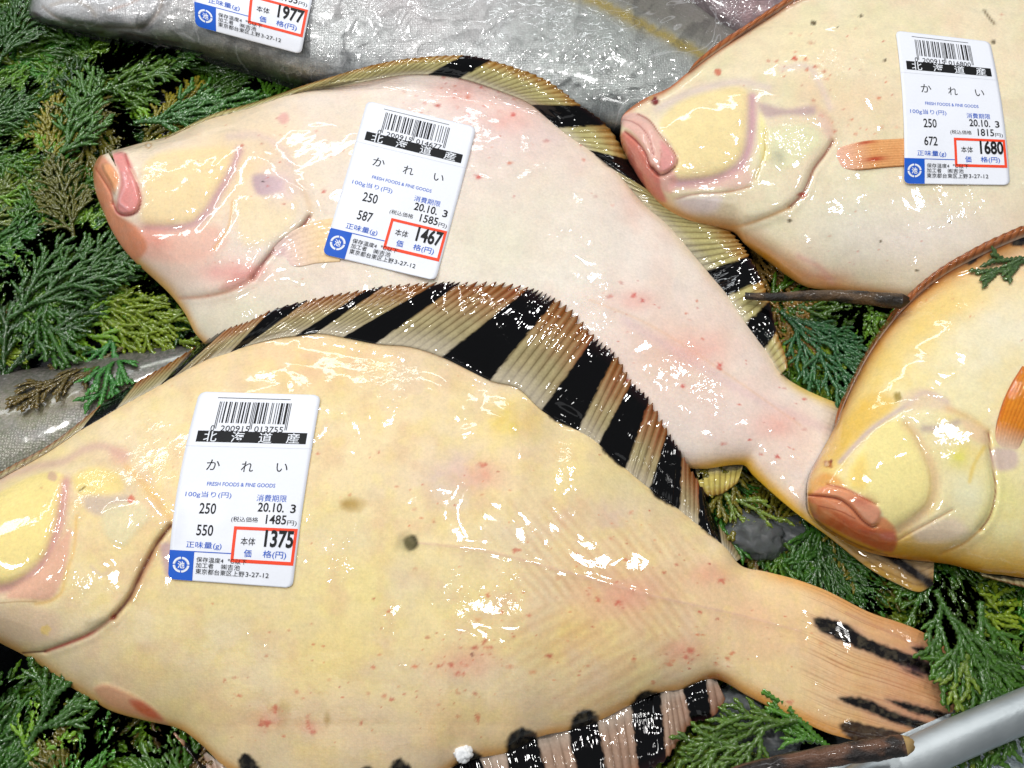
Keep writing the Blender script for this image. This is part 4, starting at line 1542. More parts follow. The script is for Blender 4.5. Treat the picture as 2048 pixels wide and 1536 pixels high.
def paint4(S):
    al = np.ones(S.X.shape, bool)
    S.fur(0.5, 160, 31, (240, 222, 160))
    S.fur(0.5, 80, 35, (242, 226, 196))
    S.fur(0.4, 44, 135, (238, 206, 96))
    S.blot(1990, 640, 150, (240, 230, 206), .8, 120)
    S.blot(2010, 520, 90, (238, 198, 160), .8, 50)
    S.blot(1900, 580, 60, (244, 214, 150), .7, 50)
    S.mix(al, np.exp(-((S.dup - 55) / 45) ** 2) * .6 * np.clip((S.Y - 520) / 100, 0, 1), (238, 200, 92))
    S.mix(al, np.exp(-(S.dup / 26) ** 2) * .95, (206, 136, 48))
    S.mix(al, np.exp(-(S.dup / 9) ** 2) * .9, (136, 74, 40))
    S.mix(al, np.exp(-(S.dlo / 56) ** 2) * .95, (232, 172, 26))
    S.mix(al, np.exp(-(S.dlo / 12) ** 2) * .8, (196, 120, 20))
    S.blot(2000, 1010, 60, (240, 232, 150), .6, 90)
    S.poly(ZB((300, 560), (480, 330), (700, 130), (850, 160), (880, 240), (700, 380), (560, 520), (430, 650), (330, 700)), (232, 190, 84), .75, 30)
    S.line(ZB((450, 650), (560, 530), (680, 410), (850, 290), (960, 220), (1080, 130), (1250, 200)), (206, 184, 178), 10, .85)
    S.poly(ZB((900, 180), (1050, 100), (1250, 180), (1300, 280), (1100, 250), (950, 270)), (226, 200, 176), .7, 20)
    S.poly(ZB((560, 640), (700, 430), (850, 340), (930, 350), (1010, 480), (1080, 640), (1122, 780), (1095, 950), (1000, 1045), (900, 1112), (810, 1125), (745, 1000), (640, 925), (525, 835), (505, 720)), (246, 230, 158), .95, 11, h=.00035, hs=40)
    S.poly(ZB((520, 830), (560, 650), (640, 600), (640, 850)), (246, 206, 96), .6, 26)
    S.line(ZB((945, 370), (1010, 440), (1080, 570), (1140, 690), (1165, 830), (1130, 960), (1040, 1060), (900, 1160)), (222, 186, 140), 20, .75, h=-.0008, hw=14)
    S.line(ZB((945, 370), (1020, 480), (1085, 630), (1125, 780), (1098, 950), (1000, 1050)), (212, 186, 120), 4, .6)
    S.line(ZB((1080, 400), (1200, 400), (1330, 355)), (190, 168, 158), 15, .8)
    S.line(ZB((1260, 250), (1430, 330), (1560, 430)), (220, 172, 110), 13, .5)
    S.blot(*ZB((1330, 620))[0], 22, (226, 218, 110), .9)
    S.blot(*ZB((1400, 880))[0], 40, (236, 232, 196), .8)
    S.line(ZB((1530, 540), (1450, 680), (1420, 800)), (232, 200, 100), 8, .7)
    S.poly(ZB((1360, 330), (1540, 420), (1560, 520), (1430, 470)), (234, 196, 160), .7, 14)
    gill = ZB((1300, 240), (1450, 340), (1562, 440), (1580, 600), (1608, 780), (1612, 900), (1570, 1060), (1500, 1160), (1380, 1260), (1200, 1340))
    S.poly(gill + ZB((900, 1330), (500, 1200), (300, 900), (500, 500), (900, 250)), None, h=.0019, hs=46, soft=30)
    S.line(gill[2:8], (140, 56, 42), 3.6, .85, h=-.0012, hw=6)
    S.line(gill[7:], (214, 150, 60), 5, .6, h=-.0004, hw=6)
    S.poly(ZB((1590, 560), (1760, 560), (1780, 680), (1680, 720), (1610, 700)), (206, 180, 176), .8, 14)
    S.poly(ZB((1000, 1180), (1200, 1080), (1350, 1090), (1400, 1180), (1250, 1240), (1050, 1240)), (236, 214, 190), .8, 20)
    S.line(ZB((880, 1240), (1000, 1170), (1150, 1090), (1290, 1010)), (190, 140, 90), 3, .7, h=-.0004, hw=4)
    # jaws
    S.poly(ZB((215, 860), (250, 780), (330, 730), (420, 760), (480, 830), (380, 830), (240, 900)), (228, 160, 84), .8, 14)
    S.poly(ZB((215, 920), (300, 960), (430, 1020), (560, 1080), (690, 1140), (850, 1170), (880, 1250), (830, 1330), (600, 1250), (400, 1150), (260, 1070), (205, 990)), (206, 106, 62), .95, 8)
    S.poly(ZB((205, 920), (270, 960), (270, 1040), (215, 1010)), (220, 170, 110), .7, 8)
    S.poly(ZB((212, 890), (330, 900), (450, 930), (560, 1000), (640, 1100), (700, 1150), (560, 1100), (430, 1030), (280, 975), (210, 940)), (222, 138, 98), .95, 8)
    S.poly(ZB((230, 900), (350, 825), (450, 830), (560, 880), (700, 960), (755, 1030), (705, 1130), (640, 1112), (540, 1000), (430, 932), (300, 910)), (230, 152, 112), .95, 7, h=.0010, hs=12)
    S.poly(ZB((560, 920), (700, 965), (750, 1030), (705, 1120), (650, 1105), (580, 1010)), (228, 160, 130), .8, 8)
    S.poly(ZB((720, 1130), (760, 1060), (850, 1130), (870, 1190), (760, 1220)), (226, 130, 84), .8, 8)
    S.line(ZB((212, 902), (350, 912), (450, 935), (540, 1000), (620, 1090), (690, 1138), (720, 1130)), (146, 52, 34), 2.6, .9, h=-.0012, hw=3.5)
    S.line(ZB((350, 818), (500, 858), (620, 920), (720, 968)), (166, 74, 46), 2.6, .8, h=-.0009, hw=3.5)
    S.line(ZB((290, 980), (450, 1020), (560, 1075)), (150, 56, 36), 2.2, .7)
    S.line(ZB((230, 1060), (400, 1180), (600, 1280), (800, 1350)), (130, 66, 44), 4, .7)
    S.spot(*ZB((362, 665))[0], 10, (168, 96, 50), .9, ry=8)
    S.spot(*ZB((352, 668))[0], 4.6, (214, 176, 130), 1, h=.0012)
    S.spot(*ZB((385, 645))[0], 3.6, (130, 50, 36), .9)
    S.spot(*ZB((880, 165))[0], 9, (152, 128, 50), .85)
    for q in ((330, 1040), (480, 1110), (640, 1180), (620, 940)):
        S.blot(*ZB(q)[0], 22, (232, 160, 110) if q[0] % 4 else (176, 76, 50), .5, 12)
    S.poly(ZB((750, 1190), (850, 1180), (850, 1240), (760, 1225)), (214, 120, 100), .7, 8)
    for pl in (Z6((1770, 60), (1830, 10), (1890, -15), (1850, 20), (1790, 75)), Z3((1985, 1175), (2060, 1120), (2060, 1180), (2000, 1190))):
        S.poly(pl, (22, 18, 26), 1, 6, rag=3)
    S.specks(26, 1960, 600, 70, 90, seed=41, rmax=3, amax=.6)
    S.specks(14, 1980, 520, 40, 30, seed=42, rmax=4)


up4 = [(1614, 985), (1614, 966), (1622, 939), (1639, 910), (1662, 868), (1684, 815), (1706, 768), (1737, 710), (1768, 664), (1806, 619), (1847, 580), (1893, 546), (1945, 518), (2000, 492), (2060, 468), (2200, 440), (2400, 470), (2600, 590), (2740, 690, .82), (2820, 690), (2920, 650)]
lo4 = [(1614, 990), (1617, 1022), (1639, 1051), (1689, 1084), (1738, 1105), (1800, 1117), (1871, 1125), (1904, 1130), (1966, 1146), (2007, 1150), (2048, 1156), (2200, 1170), (2400, 1130), (2600, 960), (2740, 830, .82), (2820, 850), (2920, 900)]
S4 = fish_body(f4, up4, lo4, 460, 250, lambda X, Y: 0.0175 + np.clip((900 - Y) / 500, 0, 1) * 0.005, [(0, .012), (.08, .016), (.3, .020), (.6, .017), (.8, .008), (1, .002)],
               paint4, tail_t=.84, color=(242, 230, 184), depth=.012)
fin(f4, 'dorsal_fin', [(1668, 856, 1662, 852), (1706, 768, 1698, 762), (1737, 710, 1728, 704), (1768, 664, 1758, 656), (1806, 619, 1795, 610), (1847, 580, 1836, 570), (1893, 546, 1882, 534), (1945, 518, 1934, 502, 0), (2000, 492, 1990, 474), (2060, 468, 2055, 446, 1), (2120, 450, 2125, 420), (2200, 440, 2215, 405), (2300, 448, 2330, 410, 1), (2400, 470, 2440, 436), (2600, 590, 2640, 560), (2720, 676, 2740, 664)],
    pitch=20, zb=hb(0.0003), zt=lambda x, y: hm_at(x, y, 2) + .002, edge=(150, 84, 44), mem=(160, 96, 56), line=(84, 40, 24), nw=12, seed=9, serr=.06, ridge=.00016, slant=26)
fin(f4, 'anal_fin', [(1960, 1146, 1966, 1154), (2100, 1164, 2110, 1190), (2200, 1170, 2220, 1210, 1), (2300, 1160, 2330, 1205), (2400, 1130, 2450, 1170), (2600, 960, 2640, 985)], zb=hb(-.001), zt=.016, nw=12, seed=10)
flap(f4, 'pectoral_fin', Z6((1905, 960), (1915, 850), (1945, 740), (1985, 650), (2040, 560)), Z6((2010, 990), (2060, 880), (2110, 780), (2150, 690), (2180, 600)), base=(222, 140, 44), streak=(186, 92, 24), rays=9,
     paint=lambda S, t, v: (S.mix(np.ones(S.X.shape, bool), np.clip(1.0 - t * 3.2, 0, 1), (226, 206, 184)),
                            S.mix(np.ones(S.X.shape, bool), np.exp(-(v / .08) ** 2) * .6 * np.clip(t * 2, 0, 1), (176, 72, 40))))

# ---- the front flounder, largest
f1 = fish_root('flounder', 900, 1100)
tag(f1, 'large yellowish flounder across the front with a black banded fin and tail', 'flounder', 'flounders laid white side up')


def paint1(S):
    al = np.ones(S.X.shape, bool)
    S.fur(0.6, 230, 51, (240, 210, 160))
    S.fur(0.5, 130, 55, (238, 218, 148))
    S.fur(0.45, 60, 57, (238, 218, 178))
    S.blot(620, 720, 260, (248, 212, 168), .95, 50)
    S.blot(300, 1000, 160, (246, 214, 166), .6, 90)
    S.blot(980, 1440, 260, (246, 214, 166), .7, 50)
    S.blot(880, 760, 120, (242, 212, 170), .8, 50)
    S.blot(1030, 838, 55, (236, 208, 84), .9, 40)
    S.blot(1300, 990, 170, (232, 218, 140), .9, 60)
    S.blot(900, 950, 80, (228, 204, 188), .9, 60)
    S.blot(1210, 1030, 130, (222, 194, 170), .8, 50)
    S.blot(1270, 1190, 170, (230, 186, 156), .8, 80)
    S.blot(1480, 1250, 150, (238, 198, 160), .85, 80)
    S.blot(1130, 1280, 120, (236, 204, 120), .7, 60)
    S.blot(700, 1180, 220, (240, 222, 156), .7, 120)
    S.blot(620, 1330, 260, (240, 216, 150), .7, 90)
    S.blot(700, 1450, 300, (240, 208, 150), .8, 60)
    S.blot(560, 1440, 90, (222, 190, 140), .6, 50)
    S.blot(430, 1220, 110, (236, 218, 156), .8, 90)
    S.fur(0.5, 48, 151, (226, 190, 150))
    S.fur(0.35, 26, 153, (242, 222, 148))
    S.fur(0.35, 90, 157, (222, 206, 186))
    # faint flesh chevrons towards the tail
    ax = 1180 + (S.X - 1000) * 0.30
    dist = np.abs(S.Y - ax)
    chev = 0.5 + 0.5 * np.sin((S.X * 0.9 + dist * 1.0 + 14 * fbm(S.X, S.Y, 60, 8)) / 4.6)
    ms = np.clip((S.X - 930) / 200, 0, 1) * np.clip((1450 - S.X) / 120, 0, 1) * np.clip((170 - np.abs(dist - 80)) / 80, 0, 1)
    S.mix(al, chev * ms * .62 * fbm(S.X, S.Y, 45, 19), (206, 158, 116))
    # rays seen through the skin near the belly
    S.mix(al, (0.5 + 0.5 * np.sin(S.X / 3.4)) * np.exp(-((S.dlo - 110) / 70) ** 2) * .10 * np.clip((S.X - 480) / 60, 0, 1), (214, 184, 136))
    S.line([(830, 1085), (960, 1100), (1100, 1135), (1300, 1190), (1480, 1230), (1600, 1262)], (222, 184, 160), 5, .6, h=.00025, hw=7)
    rim_tint(S, 10, (238, 196, 136), .35, 18, (222, 160, 70), .85)
    S.mix(al, np.exp(-(S.dlo / 16) ** 2) * np.exp(-((S.X - 1430) / 45) ** 2) * .95, (150, 84, 20))
    S.mix(al, np.exp(-(S.dup / 16) ** 2) * np.clip((S.X - 1500) / 60, 0, 1) * .7, (232, 164, 70))
    S.mix(al, np.exp(-(S.dlo / 26) ** 2) * np.clip((S.X - 1460) / 60, 0, 1) * .75, (226, 150, 60))
    # pelvic stump: pink, then red
    S.poly(Z7((540, 1085), (600, 1055), (700, 1090), (800, 1140), (900, 1215), (960, 1285), (880, 1270), (760, 1230), (610, 1165)), (224, 160, 124), .8, 14, h=.0008)
    S.poly(Z7((740, 1150), (800, 1150), (880, 1200), (930, 1260), (860, 1250), (790, 1210)), (206, 84, 44), .8, 12)
    # head
    S.poly(ZA((-250, 520), (-60, 440), (80, 370), (200, 310), (300, 290), (385, 300), (402, 340), (372, 480), (352, 620), (312, 730), (270, 820), (180, 910), (80, 960), (0, 985), (-200, 1000)), (247, 226, 150), .95, 10, h=.0005, hs=34)
    S.line(ZA((405, 350), (375, 560), (345, 680), (290, 820), (180, 935), (60, 1000), (-200, 1020)), (216, 166, 152), 22, 1.0, h=-.0010, hw=16)
    S.poly(ZA((330, 760), (430, 640), (420, 800), (380, 960), (310, 1070), (150, 1070), (40, 1060), (100, 980), (240, 900)), (232, 182, 156), .95, 14)
    S.line(ZA((470, 560), (455, 760), (405, 920), (375, 1030), (310, 1080), (220, 1100)), (236, 184, 100), 7, .5, h=-.0003, hw=9)
    S.line(ZA((-60, 360), (0, 335), (200, 260), (400, 220), (520, 150), (640, 130), (760, 190)), (216, 180, 164), 17, .75)
    S.poly(ZA((450, 320), (560, 260), (720, 300), (760, 400), (600, 430), (480, 420)), (246, 222, 130), .6, 18, wet=2.0)
    S.poly(ZA((520, 440), (660, 440), (800, 440), (780, 520), (640, 560), (530, 520)), (206, 186, 170), .8, 16, wet=2.0)
    S.poly(ZA((640, 520), (860, 480), (920, 560), (840, 650), (760, 740), (650, 680)), (234, 222, 180), .8, 16, h=.0004, wet=3.4)
    S.line(ZA((520, 380), (490, 405)), (120, 96, 40), 4.5, .8)
    S.spot(*ZA((325, 318))[0], 9, (206, 170, 150), .8)
    S.poly(ZA((680, 150), (780, 150), (780, 240), (690, 230)), (230, 180, 160), .6, 20)
    S.line(ZA((780, 260), (870, 350), (950, 450), (1050, 580)), (234, 184, 106), 14, .5)
    S.spot(*ZA((805, 455))[0], 7, (216, 84, 64), .7)
    gill = ZA((800, 260), (900, 380), (1010, 520), (1050, 620), (965, 730), (905, 840), (850, 950), (790, 1070), (700, 1180), (560, 1280), (420, 1340), (280, 1390), (140, 1400))
    S.poly(gill + ZA((-100, 1300), (-300, 900), (-200, 500), (300, 250)), None, h=.0019, hs=46, soft=30)
    S.line(gill[3:9], (126, 58, 42), 7.5, .95, h=-.0016, hw=6, rag=1.5)
    S.line(gill[8:12], (184, 76, 64), 7, .9, h=-.001, hw=6)
    S.line(gill[11:], (90, 40, 30), 4, .9, h=-.001, hw=5)
    S.line([(p[0] + 5, p[1] + 4) for p in gill[4:8]], (176, 112, 84), 8, .5)
    S.poly(ZA((985, 740), (1040, 720), (1100, 800), (1080, 920), (1030, 940), (1000, 850)), (196, 164, 168), .85, 14)
    S.poly(ZA((520, 1210), (620, 1190), (700, 1200), (620, 1260), (540, 1260)), (190, 176, 140), .6, 16)
    S.poly(ZA((0, 1130), (200, 1110), (380, 1200), (300, 1320), (100, 1330), (-60, 1250)), (228, 196, 168), .6, 24)
    S.spot(*ZA((280, 1260))[0], 10, (240, 206, 110), .7)
    S.line(ZA((-20, 1095), (120, 1085), (220, 1085)), (200, 160, 120), 3, .7)
    S.line(ZA((560, 870), (620, 920), (660, 910)), (214, 190, 170), 8, .5)
    # marks
    S.spot(822, 1085, 15, (36, 29, 18), 1, soft=.4, ry=16, rag=.18)
    S.spot(813, 1088, 20, (150, 140, 96), .45, soft=.9)
    S.spot(704, 1008, 20, (172, 136, 50), .75, soft=1.2, ry=13)
    S.spot(944, 1309, 3.6, (14, 12, 12), 1)
    S.spot(566, 1425, 12, (178, 150, 84), .5, soft=1.2, ry=22)
    S.spot(655, 1438, 6, (176, 140, 70), .6, soft=1, ry=14)
    for x, y, r in ((935, 1325, 60), (540, 1440, 34), (1235, 1190, 60), (1360, 1300, 40), (960, 950, 50), (620, 1455, 24), (1420, 1150, 46)):
        S.blot(x, y, r, (230, 160, 136), .55, r * .55)
    S.specks(70, 935, 1325, 110, 55, seed=61, rmax=5.5)
    S.specks(40, 800, 1380, 150, 60, seed=62)
    S.specks(60, 1240, 1150, 110, 80, seed=63, rmax=5)
    S.specks(30, 1380, 1310, 60, 30, seed=64, rmax=6)
    S.specks(26, 540, 1400, 70, 60, seed=65, rmax=5.5)
    S.specks(30, 880, 1000, 90, 90, seed=66, rmax=4)
    S.specks(26, 430, 900, 240, 90, seed=67, rmax=3, amax=.6)
    S.specks(18, 1560, 1250, 60, 70, seed=68, rmax=5)
    S.specks(60, 1000, 1200, 260, 160, seed=69, rmax=2.6)
    for x, y, rx, ry in ((1033, 1101, 8, 6), (975, 1190, 5, 7), (1196, 1200, 6, 6), (1235, 1205, 9, 8), (900, 1330, 7, 6), (918, 1348, 8, 6), (975, 1295, 10, 5), (532, 1446, 11, 8), (550, 1420, 9, 9), (449, 1360, 5, 5),
                         (616, 1444, 5, 14), (626, 1466, 6, 6), (955, 1438, 5, 10), (1380, 1302, 9, 7), (1372, 1315, 8, 6), (1445, 1161, 9, 6), (963, 930, 10, 5), (1580, 1405, 7, 5), (747, 1335, 6, 4), (1268, 1318, 6, 6), (722, 1446, 4, 5)):
        S.spot(x, y, rx * .75, (204, 70, 54), .65, soft=1.2, ry=ry * .75, rag=1.1)
    # black bars run a little way on to the body
    for pl in (Z5((300, 490), (350, 470), (500, 480), (500, 500), (470, 530), (390, 525)), Z5((865, 595), (920, 560), (1150, 650), (1135, 705), (1085, 725), (960, 680), (880, 625)),
               Z5((1440, 860), (1500, 830), (1660, 960), (1635, 1030), (1570, 1036), (1470, 990), (1435, 930)), Z5((1755, 1110), (1800, 1080), (1920, 1240), (1910, 1280), (1850, 1250), (1770, 1170)),
               Z6((245, 1150), (290, 1130), (395, 1230), (385, 1252), (320, 1225), (255, 1185)), Z6((480, 1320), (520, 1320), (595, 1400), (585, 1412), (520, 1375)),
               Z4((1380, 555), (1440, 520), (1500, 525), (1440, 555)), Z4((965, 710), (1030, 650), (1100, 650), (1020, 700))):
        S.poly(pl, (18, 16, 18), 1, 6, rag=3)
    for pl in (Z9((1900, 1180), (1940, 1110), (2010, 1090), (2075, 1120), (2080, 1190), (2000, 1260), (1920, 1230)), Z9((1545, 1310), (1580, 1225), (1640, 1200), (1710, 1240), (1700, 1300), (1640, 1390), (1570, 1360)),
               Z9((1180, 1440), (1200, 1340), (1270, 1305), (1355, 1340), (1365, 1420), (1300, 1530), (1210, 1510)), Z9((890, 1530), (910, 1470), (970, 1430), (1040, 1470), (1040, 1560), (900, 1580)),
               Z9((510, 1560), (540, 1500), (580, 1485), (640, 1540), (640, 1600), (520, 1600)), Z9((330, 1560), (400, 1525), (440, 1570)), Z8((400, 925), (430, 895), (520, 880), (540, 960), (420, 970)),
               Z7((1365, 1500), (1400, 1450), (1450, 1480), (1500, 1560), (1400, 1580))):
        S.poly(pl, (22, 20, 20), 1, 10, rag=4)
    # tail: ray lines fanning out, long dark streaks, warm edges
    tm = np.clip((S.X - 1590) / 70, 0, 1)
    phr = S.V * 27 + .5 * np.sin(S.V * 41) + .35 * np.sin(S.V * 97) + .25 * fbm(S.X, S.Y, 120, 5)
    ray = np.abs(np.sin(np.pi * phr)) ** (0.35 + 1.6 * _hash(np.round(phr), np.zeros_like(phr), 4))
    S.mix(al, (1 - ray) ** 4 * tm * .85 * np.clip(fbm(S.X, S.Y, 90, 61) * 2 - .3, 0, 1), (122, 70, 56))
    S.mix(al, np.clip((S.X - 1420) / 260, 0, 1) * .35, (228, 170, 112))
    S.mix(al, tm * .55 * np.clip((S.X - 1660) / 150, 0, 1), (190, 116, 76))
    S.mix(al, fbm(S.X * .25 + S.Y * .5, S.Y * 1.6 - S.X * .8, 14, 91) * tm * .35, (196, 132, 70))
    S.Z += tm * .00004 * ray
    S.line(Z8((1190, 545), (1400, 640), (1650, 760)), (186, 130, 100), 6, .5)
    for pl in (Z8((1035, 572), (1090, 570), (1200, 605), (1300, 672), (1500, 745), (1690, 825), (1700, 880), (1600, 858), (1400, 778), (1250, 718), (1120, 662), (1055, 625)),
               Z8((1505, 712), (1560, 712), (1640, 742), (1720, 775), (1730, 820), (1640, 795), (1560, 752)),
               Z8((1155, 958), (1200, 950), (1300, 964), (1400, 1014), (1500, 1050), (1620, 1092), (1580, 1118), (1400, 1066), (1280, 1016), (1200, 985)),
               Z8((1380, 962), (1500, 984), (1600, 1010), (1730, 1048), (1700, 1072), (1600, 1052), (1500, 1022)), Z8((1465, 815), (1545, 842), (1560, 856), (1500, 838))):
        S.poly(pl, (150, 104, 116), .5, 34)
        S.poly(pl, (14, 11, 13), 1, 9, rag=3)
    S.poly(Z8((1020, 560), (1700, 760), (1760, 900), (1600, 1130), (1150, 1100)), None, 1, 30, wet=.2)
    S.poly(Z8((1155, 1085), (1220, 1068), (1300, 1090), (1420, 1110), (1500, 1140), (1400, 1190), (1240, 1180), (1190, 1140)), (28, 20, 22), .95, 9, rag=3)


up1 = [(-185, 1095), (-150, 1050), (-90, 1008), (0, 956), (90, 906), (170, 852), (250, 806), (330, 763), (420, 716), (480, 692), (570, 669), (640, 661), (702, 668), (764, 680), (819, 684), (894, 705), (969, 747), (1010, 752), (1058, 772), (1092, 815),
       (1122, 846), (1160, 855), (1201, 885), (1250, 936), (1299, 977), (1357, 1018), (1400, 1051), (1444, 1085), (1482, 1131, .79), (1531, 1143), (1593, 1159), (1655, 1182), (1738, 1224), (1821, 1253), (1879, 1284), (1935, 1330)]
lo1 = [(-185, 1105), (-170, 1160), (-80, 1240), (0, 1286), (45, 1309), (87, 1335), (129, 1366), (174, 1394), (223, 1422), (290, 1441), (359, 1458), (401, 1488), (454, 1536), (560, 1580), (700, 1596), (850, 1562), (914, 1530), (963, 1515), (1012, 1506), (1078, 1474),
       (1137, 1461), (1193, 1444), (1263, 1409), (1316, 1386), (1366, 1378), (1424, 1358), (1448, 1364, .79), (1490, 1389), (1531, 1410), (1593, 1439), (1655, 1466), (1697, 1478), (1780, 1500), (1880, 1505)]
S1 = fish_body(f1, up1, lo1, 720, 300, lambda X, Y: 0.0125 + np.clip((1450 - Y) / 800, 0, 1) * 0.011 * np.clip((1500 - X) / 200, 0, 1) + .002 * np.clip((X - 1500) / 200, 0, 1),
               [(0, .011), (.08, .016), (.3, .020), (.55, .018), (.75, .010), (.82, .006), (.9, .0028), (1, .0012)], paint1, tail_t=.85, color=(247, 225, 180), depth=.010)
fin(f1, 'dorsal_fin', [(-90, 1008, -84, 999), (0, 956, 6, 940), (90, 906, 100, 888), (150, 866, 178, 828), (165, 856, 205, 806, 1), (235, 815, 275, 762), (270, 796, 330, 730), (325, 766, 395, 690, 1), (352, 750, 455, 656), (420, 716, 500, 640), (466, 700, 545, 618, 1), (496, 688, 620, 598),
                       (560, 671, 690, 584), (600, 666, 740, 576, 1), (640, 661, 772, 570), (698, 668, 880, 563, 1), (762, 680, 925, 563), (830, 686, 1000, 563), (895, 706, 1062, 574, 1), (988, 751, 1114, 596), (1040, 766, 1150, 622),
                       (1090, 812, 1192, 672, 1), (1160, 854, 1232, 706), (1200, 884, 1266, 762, 1), (1252, 937, 1300, 796), (1300, 977, 1337, 860, 1), (1360, 1020, 1364, 905), (1398, 1050, 1398, 962, 1), (1443, 1085, 1432, 1015), (1462, 1106, 1468, 1070), (1474, 1122, 1490, 1112)],
    pitch=18, zb=hb(0.0002), zt=lambda x, y: hm_at(x, y, 3) + .001, edge=(150, 76, 22), mem=(168, 156, 116), line=(84, 66, 30), serr=.07, nw=34, nper=1.8, seed=13, redden=.7, ridge=.00016, edge_w=.6)
fin(f1, 'anal_fin', [(352, 1460, 346, 1468), (372, 1472, 368, 1494, 1), (404, 1500, 420, 1560), (450, 1535, 470, 1600), (474, 1545, 500, 1618, 1), (510, 1562, 540, 1640), (600, 1586, 620, 1690, 0), (780, 1582, 770, 1700, 1), (822, 1570, 820, 1700),
                     (905, 1535, 930, 1690, 1), (962, 1516, 1010, 1680), (1012, 1506, 1050, 1660, 1), (1075, 1478, 1118, 1640), (1137, 1462, 1170, 1605, 1), (1196, 1444, 1222, 1580), (1262, 1412, 1280, 1550, 1), (1322, 1386, 1333, 1520),
                     (1366, 1378, 1385, 1448, 1), (1414, 1360, 1424, 1438), (1434, 1362, 1452, 1400)],
    pitch=19, zb=hb(0.0002), zt=lambda x, y: np.maximum(hm_at(x, y, 3), .0125), edge=(150, 96, 60), mem=(160, 134, 116), line=(104, 78, 58), nw=30, seed=17, edge_w=.25, ridge=.0003, redden=.25)

# labels on the flounders
price_label('price label showing 1467 on the pinkish white flounder', [(734, 201), (692, 350), (645, 508)], [(953, 254), (914, 404), (871, 561)], '200915014677', '587', '1585', '1467')
price_label('price label showing 1680 on the cream flounder', [(1791, 61), (1806, 212), (1808, 367)], [(1980, 83), (2006, 224), (2020, 370)], '200915016800', '672', '1815', '1680')
price_label('price label showing 1375 on the large front flounder', [(399, 783), (355, 976), (336, 1158)], [(642, 790), (610, 984), (585, 1176)], '200915013755', '550', '1485', '1375')


# ------------------------------------------------------------------ loose sprigs lying on top
def loose(label, k, px, py, deg, scale, tone, base=None, lift=0.0012, seed=1, clipz=None, droop=0.0):
    V, F, T = SPR[k] if isinstance(k, int) else k
    g = np.random.default_rng(seed)
    z0 = float(hm_at(px, py, 2)) if base is None else base
    W = place(V, px, py, math.radians(deg), scale, z0, 0, g.normal(0, .03))
    for _ in range(2):
        x, y = proj(W)
        gz = np.maximum(hm_at(x, y, 3), hm_at(x, y, 1)) if base is None else base
        W[:, 2] = np.maximum(gz, base or 0.004) + lift + (V[:, 2] * scale) + droop * (V[:, 0] * scale)
    o = mesh_obj('cypress_sprig', W, F, M_LEAF, col=sprig_cols(T, g, tone))
    return tag(o, label, 'sprig', 'loose cypress sprigs')


small = sprig(301, 0.026, 1.0)
loose('small dark cypress sprig stuck on the yellow flounder at the right edge', small, 2075, 512, 205, 1.0, (52, 74, 40), seed=5)
mid = sprig(305, 0.05, 1.1)
loose('green cypress sprig drooping over the black streaked tail of the front flounder', mid, 1868, 1182, -74, 1.05, (52, 90, 24), seed=6, base=.0185)
loose('olive cypress sprig hanging between the front tail and the steel rim', sprig(309, 0.04, .9), 1932, 1262, -96, 1.1, (76, 96, 26), seed=7, base=.0200)
loose('broad cypress sprig covering the upper corner of the front tail end', sprig(331, 0.046, 1.1), 1958, 1206, -101, 1.15, (58, 98, 26), seed=27, base=.0190)
loose('green cypress sprig lying on the dark silver fish at the left', sprig(311, 0.042, .9), 232, 668, -72, 1.0, (44, 92, 40), seed=8)
loose('brown olive cypress sprig with its tip on the dark silver fish', sprig(313, 0.046, .9), 250, 700, -140, .95, (92, 80, 40), seed=9)
loose('bright cypress sprig over the ice in front of the banded lower fin', sprig(317, 0.040, 1.25), 1590, 1440, 192, 1.0, (74, 106, 34), base=.0150, seed=10)
loose('short cypress sprig between the ice and the lower tail edge', sprig(319, 0.03, 1.1), 1660, 1500, 140, .9, (66, 110, 36), base=.0110, seed=11)
loose('thin olive cypress sprig across the ice chunk behind the front tail', sprig(321, 0.034, .8), 1424, 978, -34, .8, (78, 96, 34), base=.0085, seed=12)
loose('dark green cypress sprig in the gap between the middle and the yellow flounder', SPR[0], 1560, 625, -58, .9, (34, 74, 40), base=.0100, seed=13)
loose('upright bright cypress sprig just below the silver fish head', SPR[1], 112, 330, 72, .95, (60, 100, 36), base=.0110, seed=14)
loose('broad green cypress sprig left of the open mouthed flounder', SPR[2], 20, 640, 38, .95, (54, 100, 32), base=.0110, seed=15)
loose('olive cypress sprig at the left edge beside the open mouth', SPR[4], 150, 480, 105, .7, (82, 84, 30), base=.0112, seed=16)
loose('green cypress sprig pointing up at the lower left corner', SPR[5], 60, 1490, 66, 1.1, (56, 98, 32), base=.0110, seed=17)
loose('green cypress sprig reaching right below the silver fish belly', SPR[3], 270, 250, 18, 1.1, (46, 86, 34), base=.0112, seed=18)


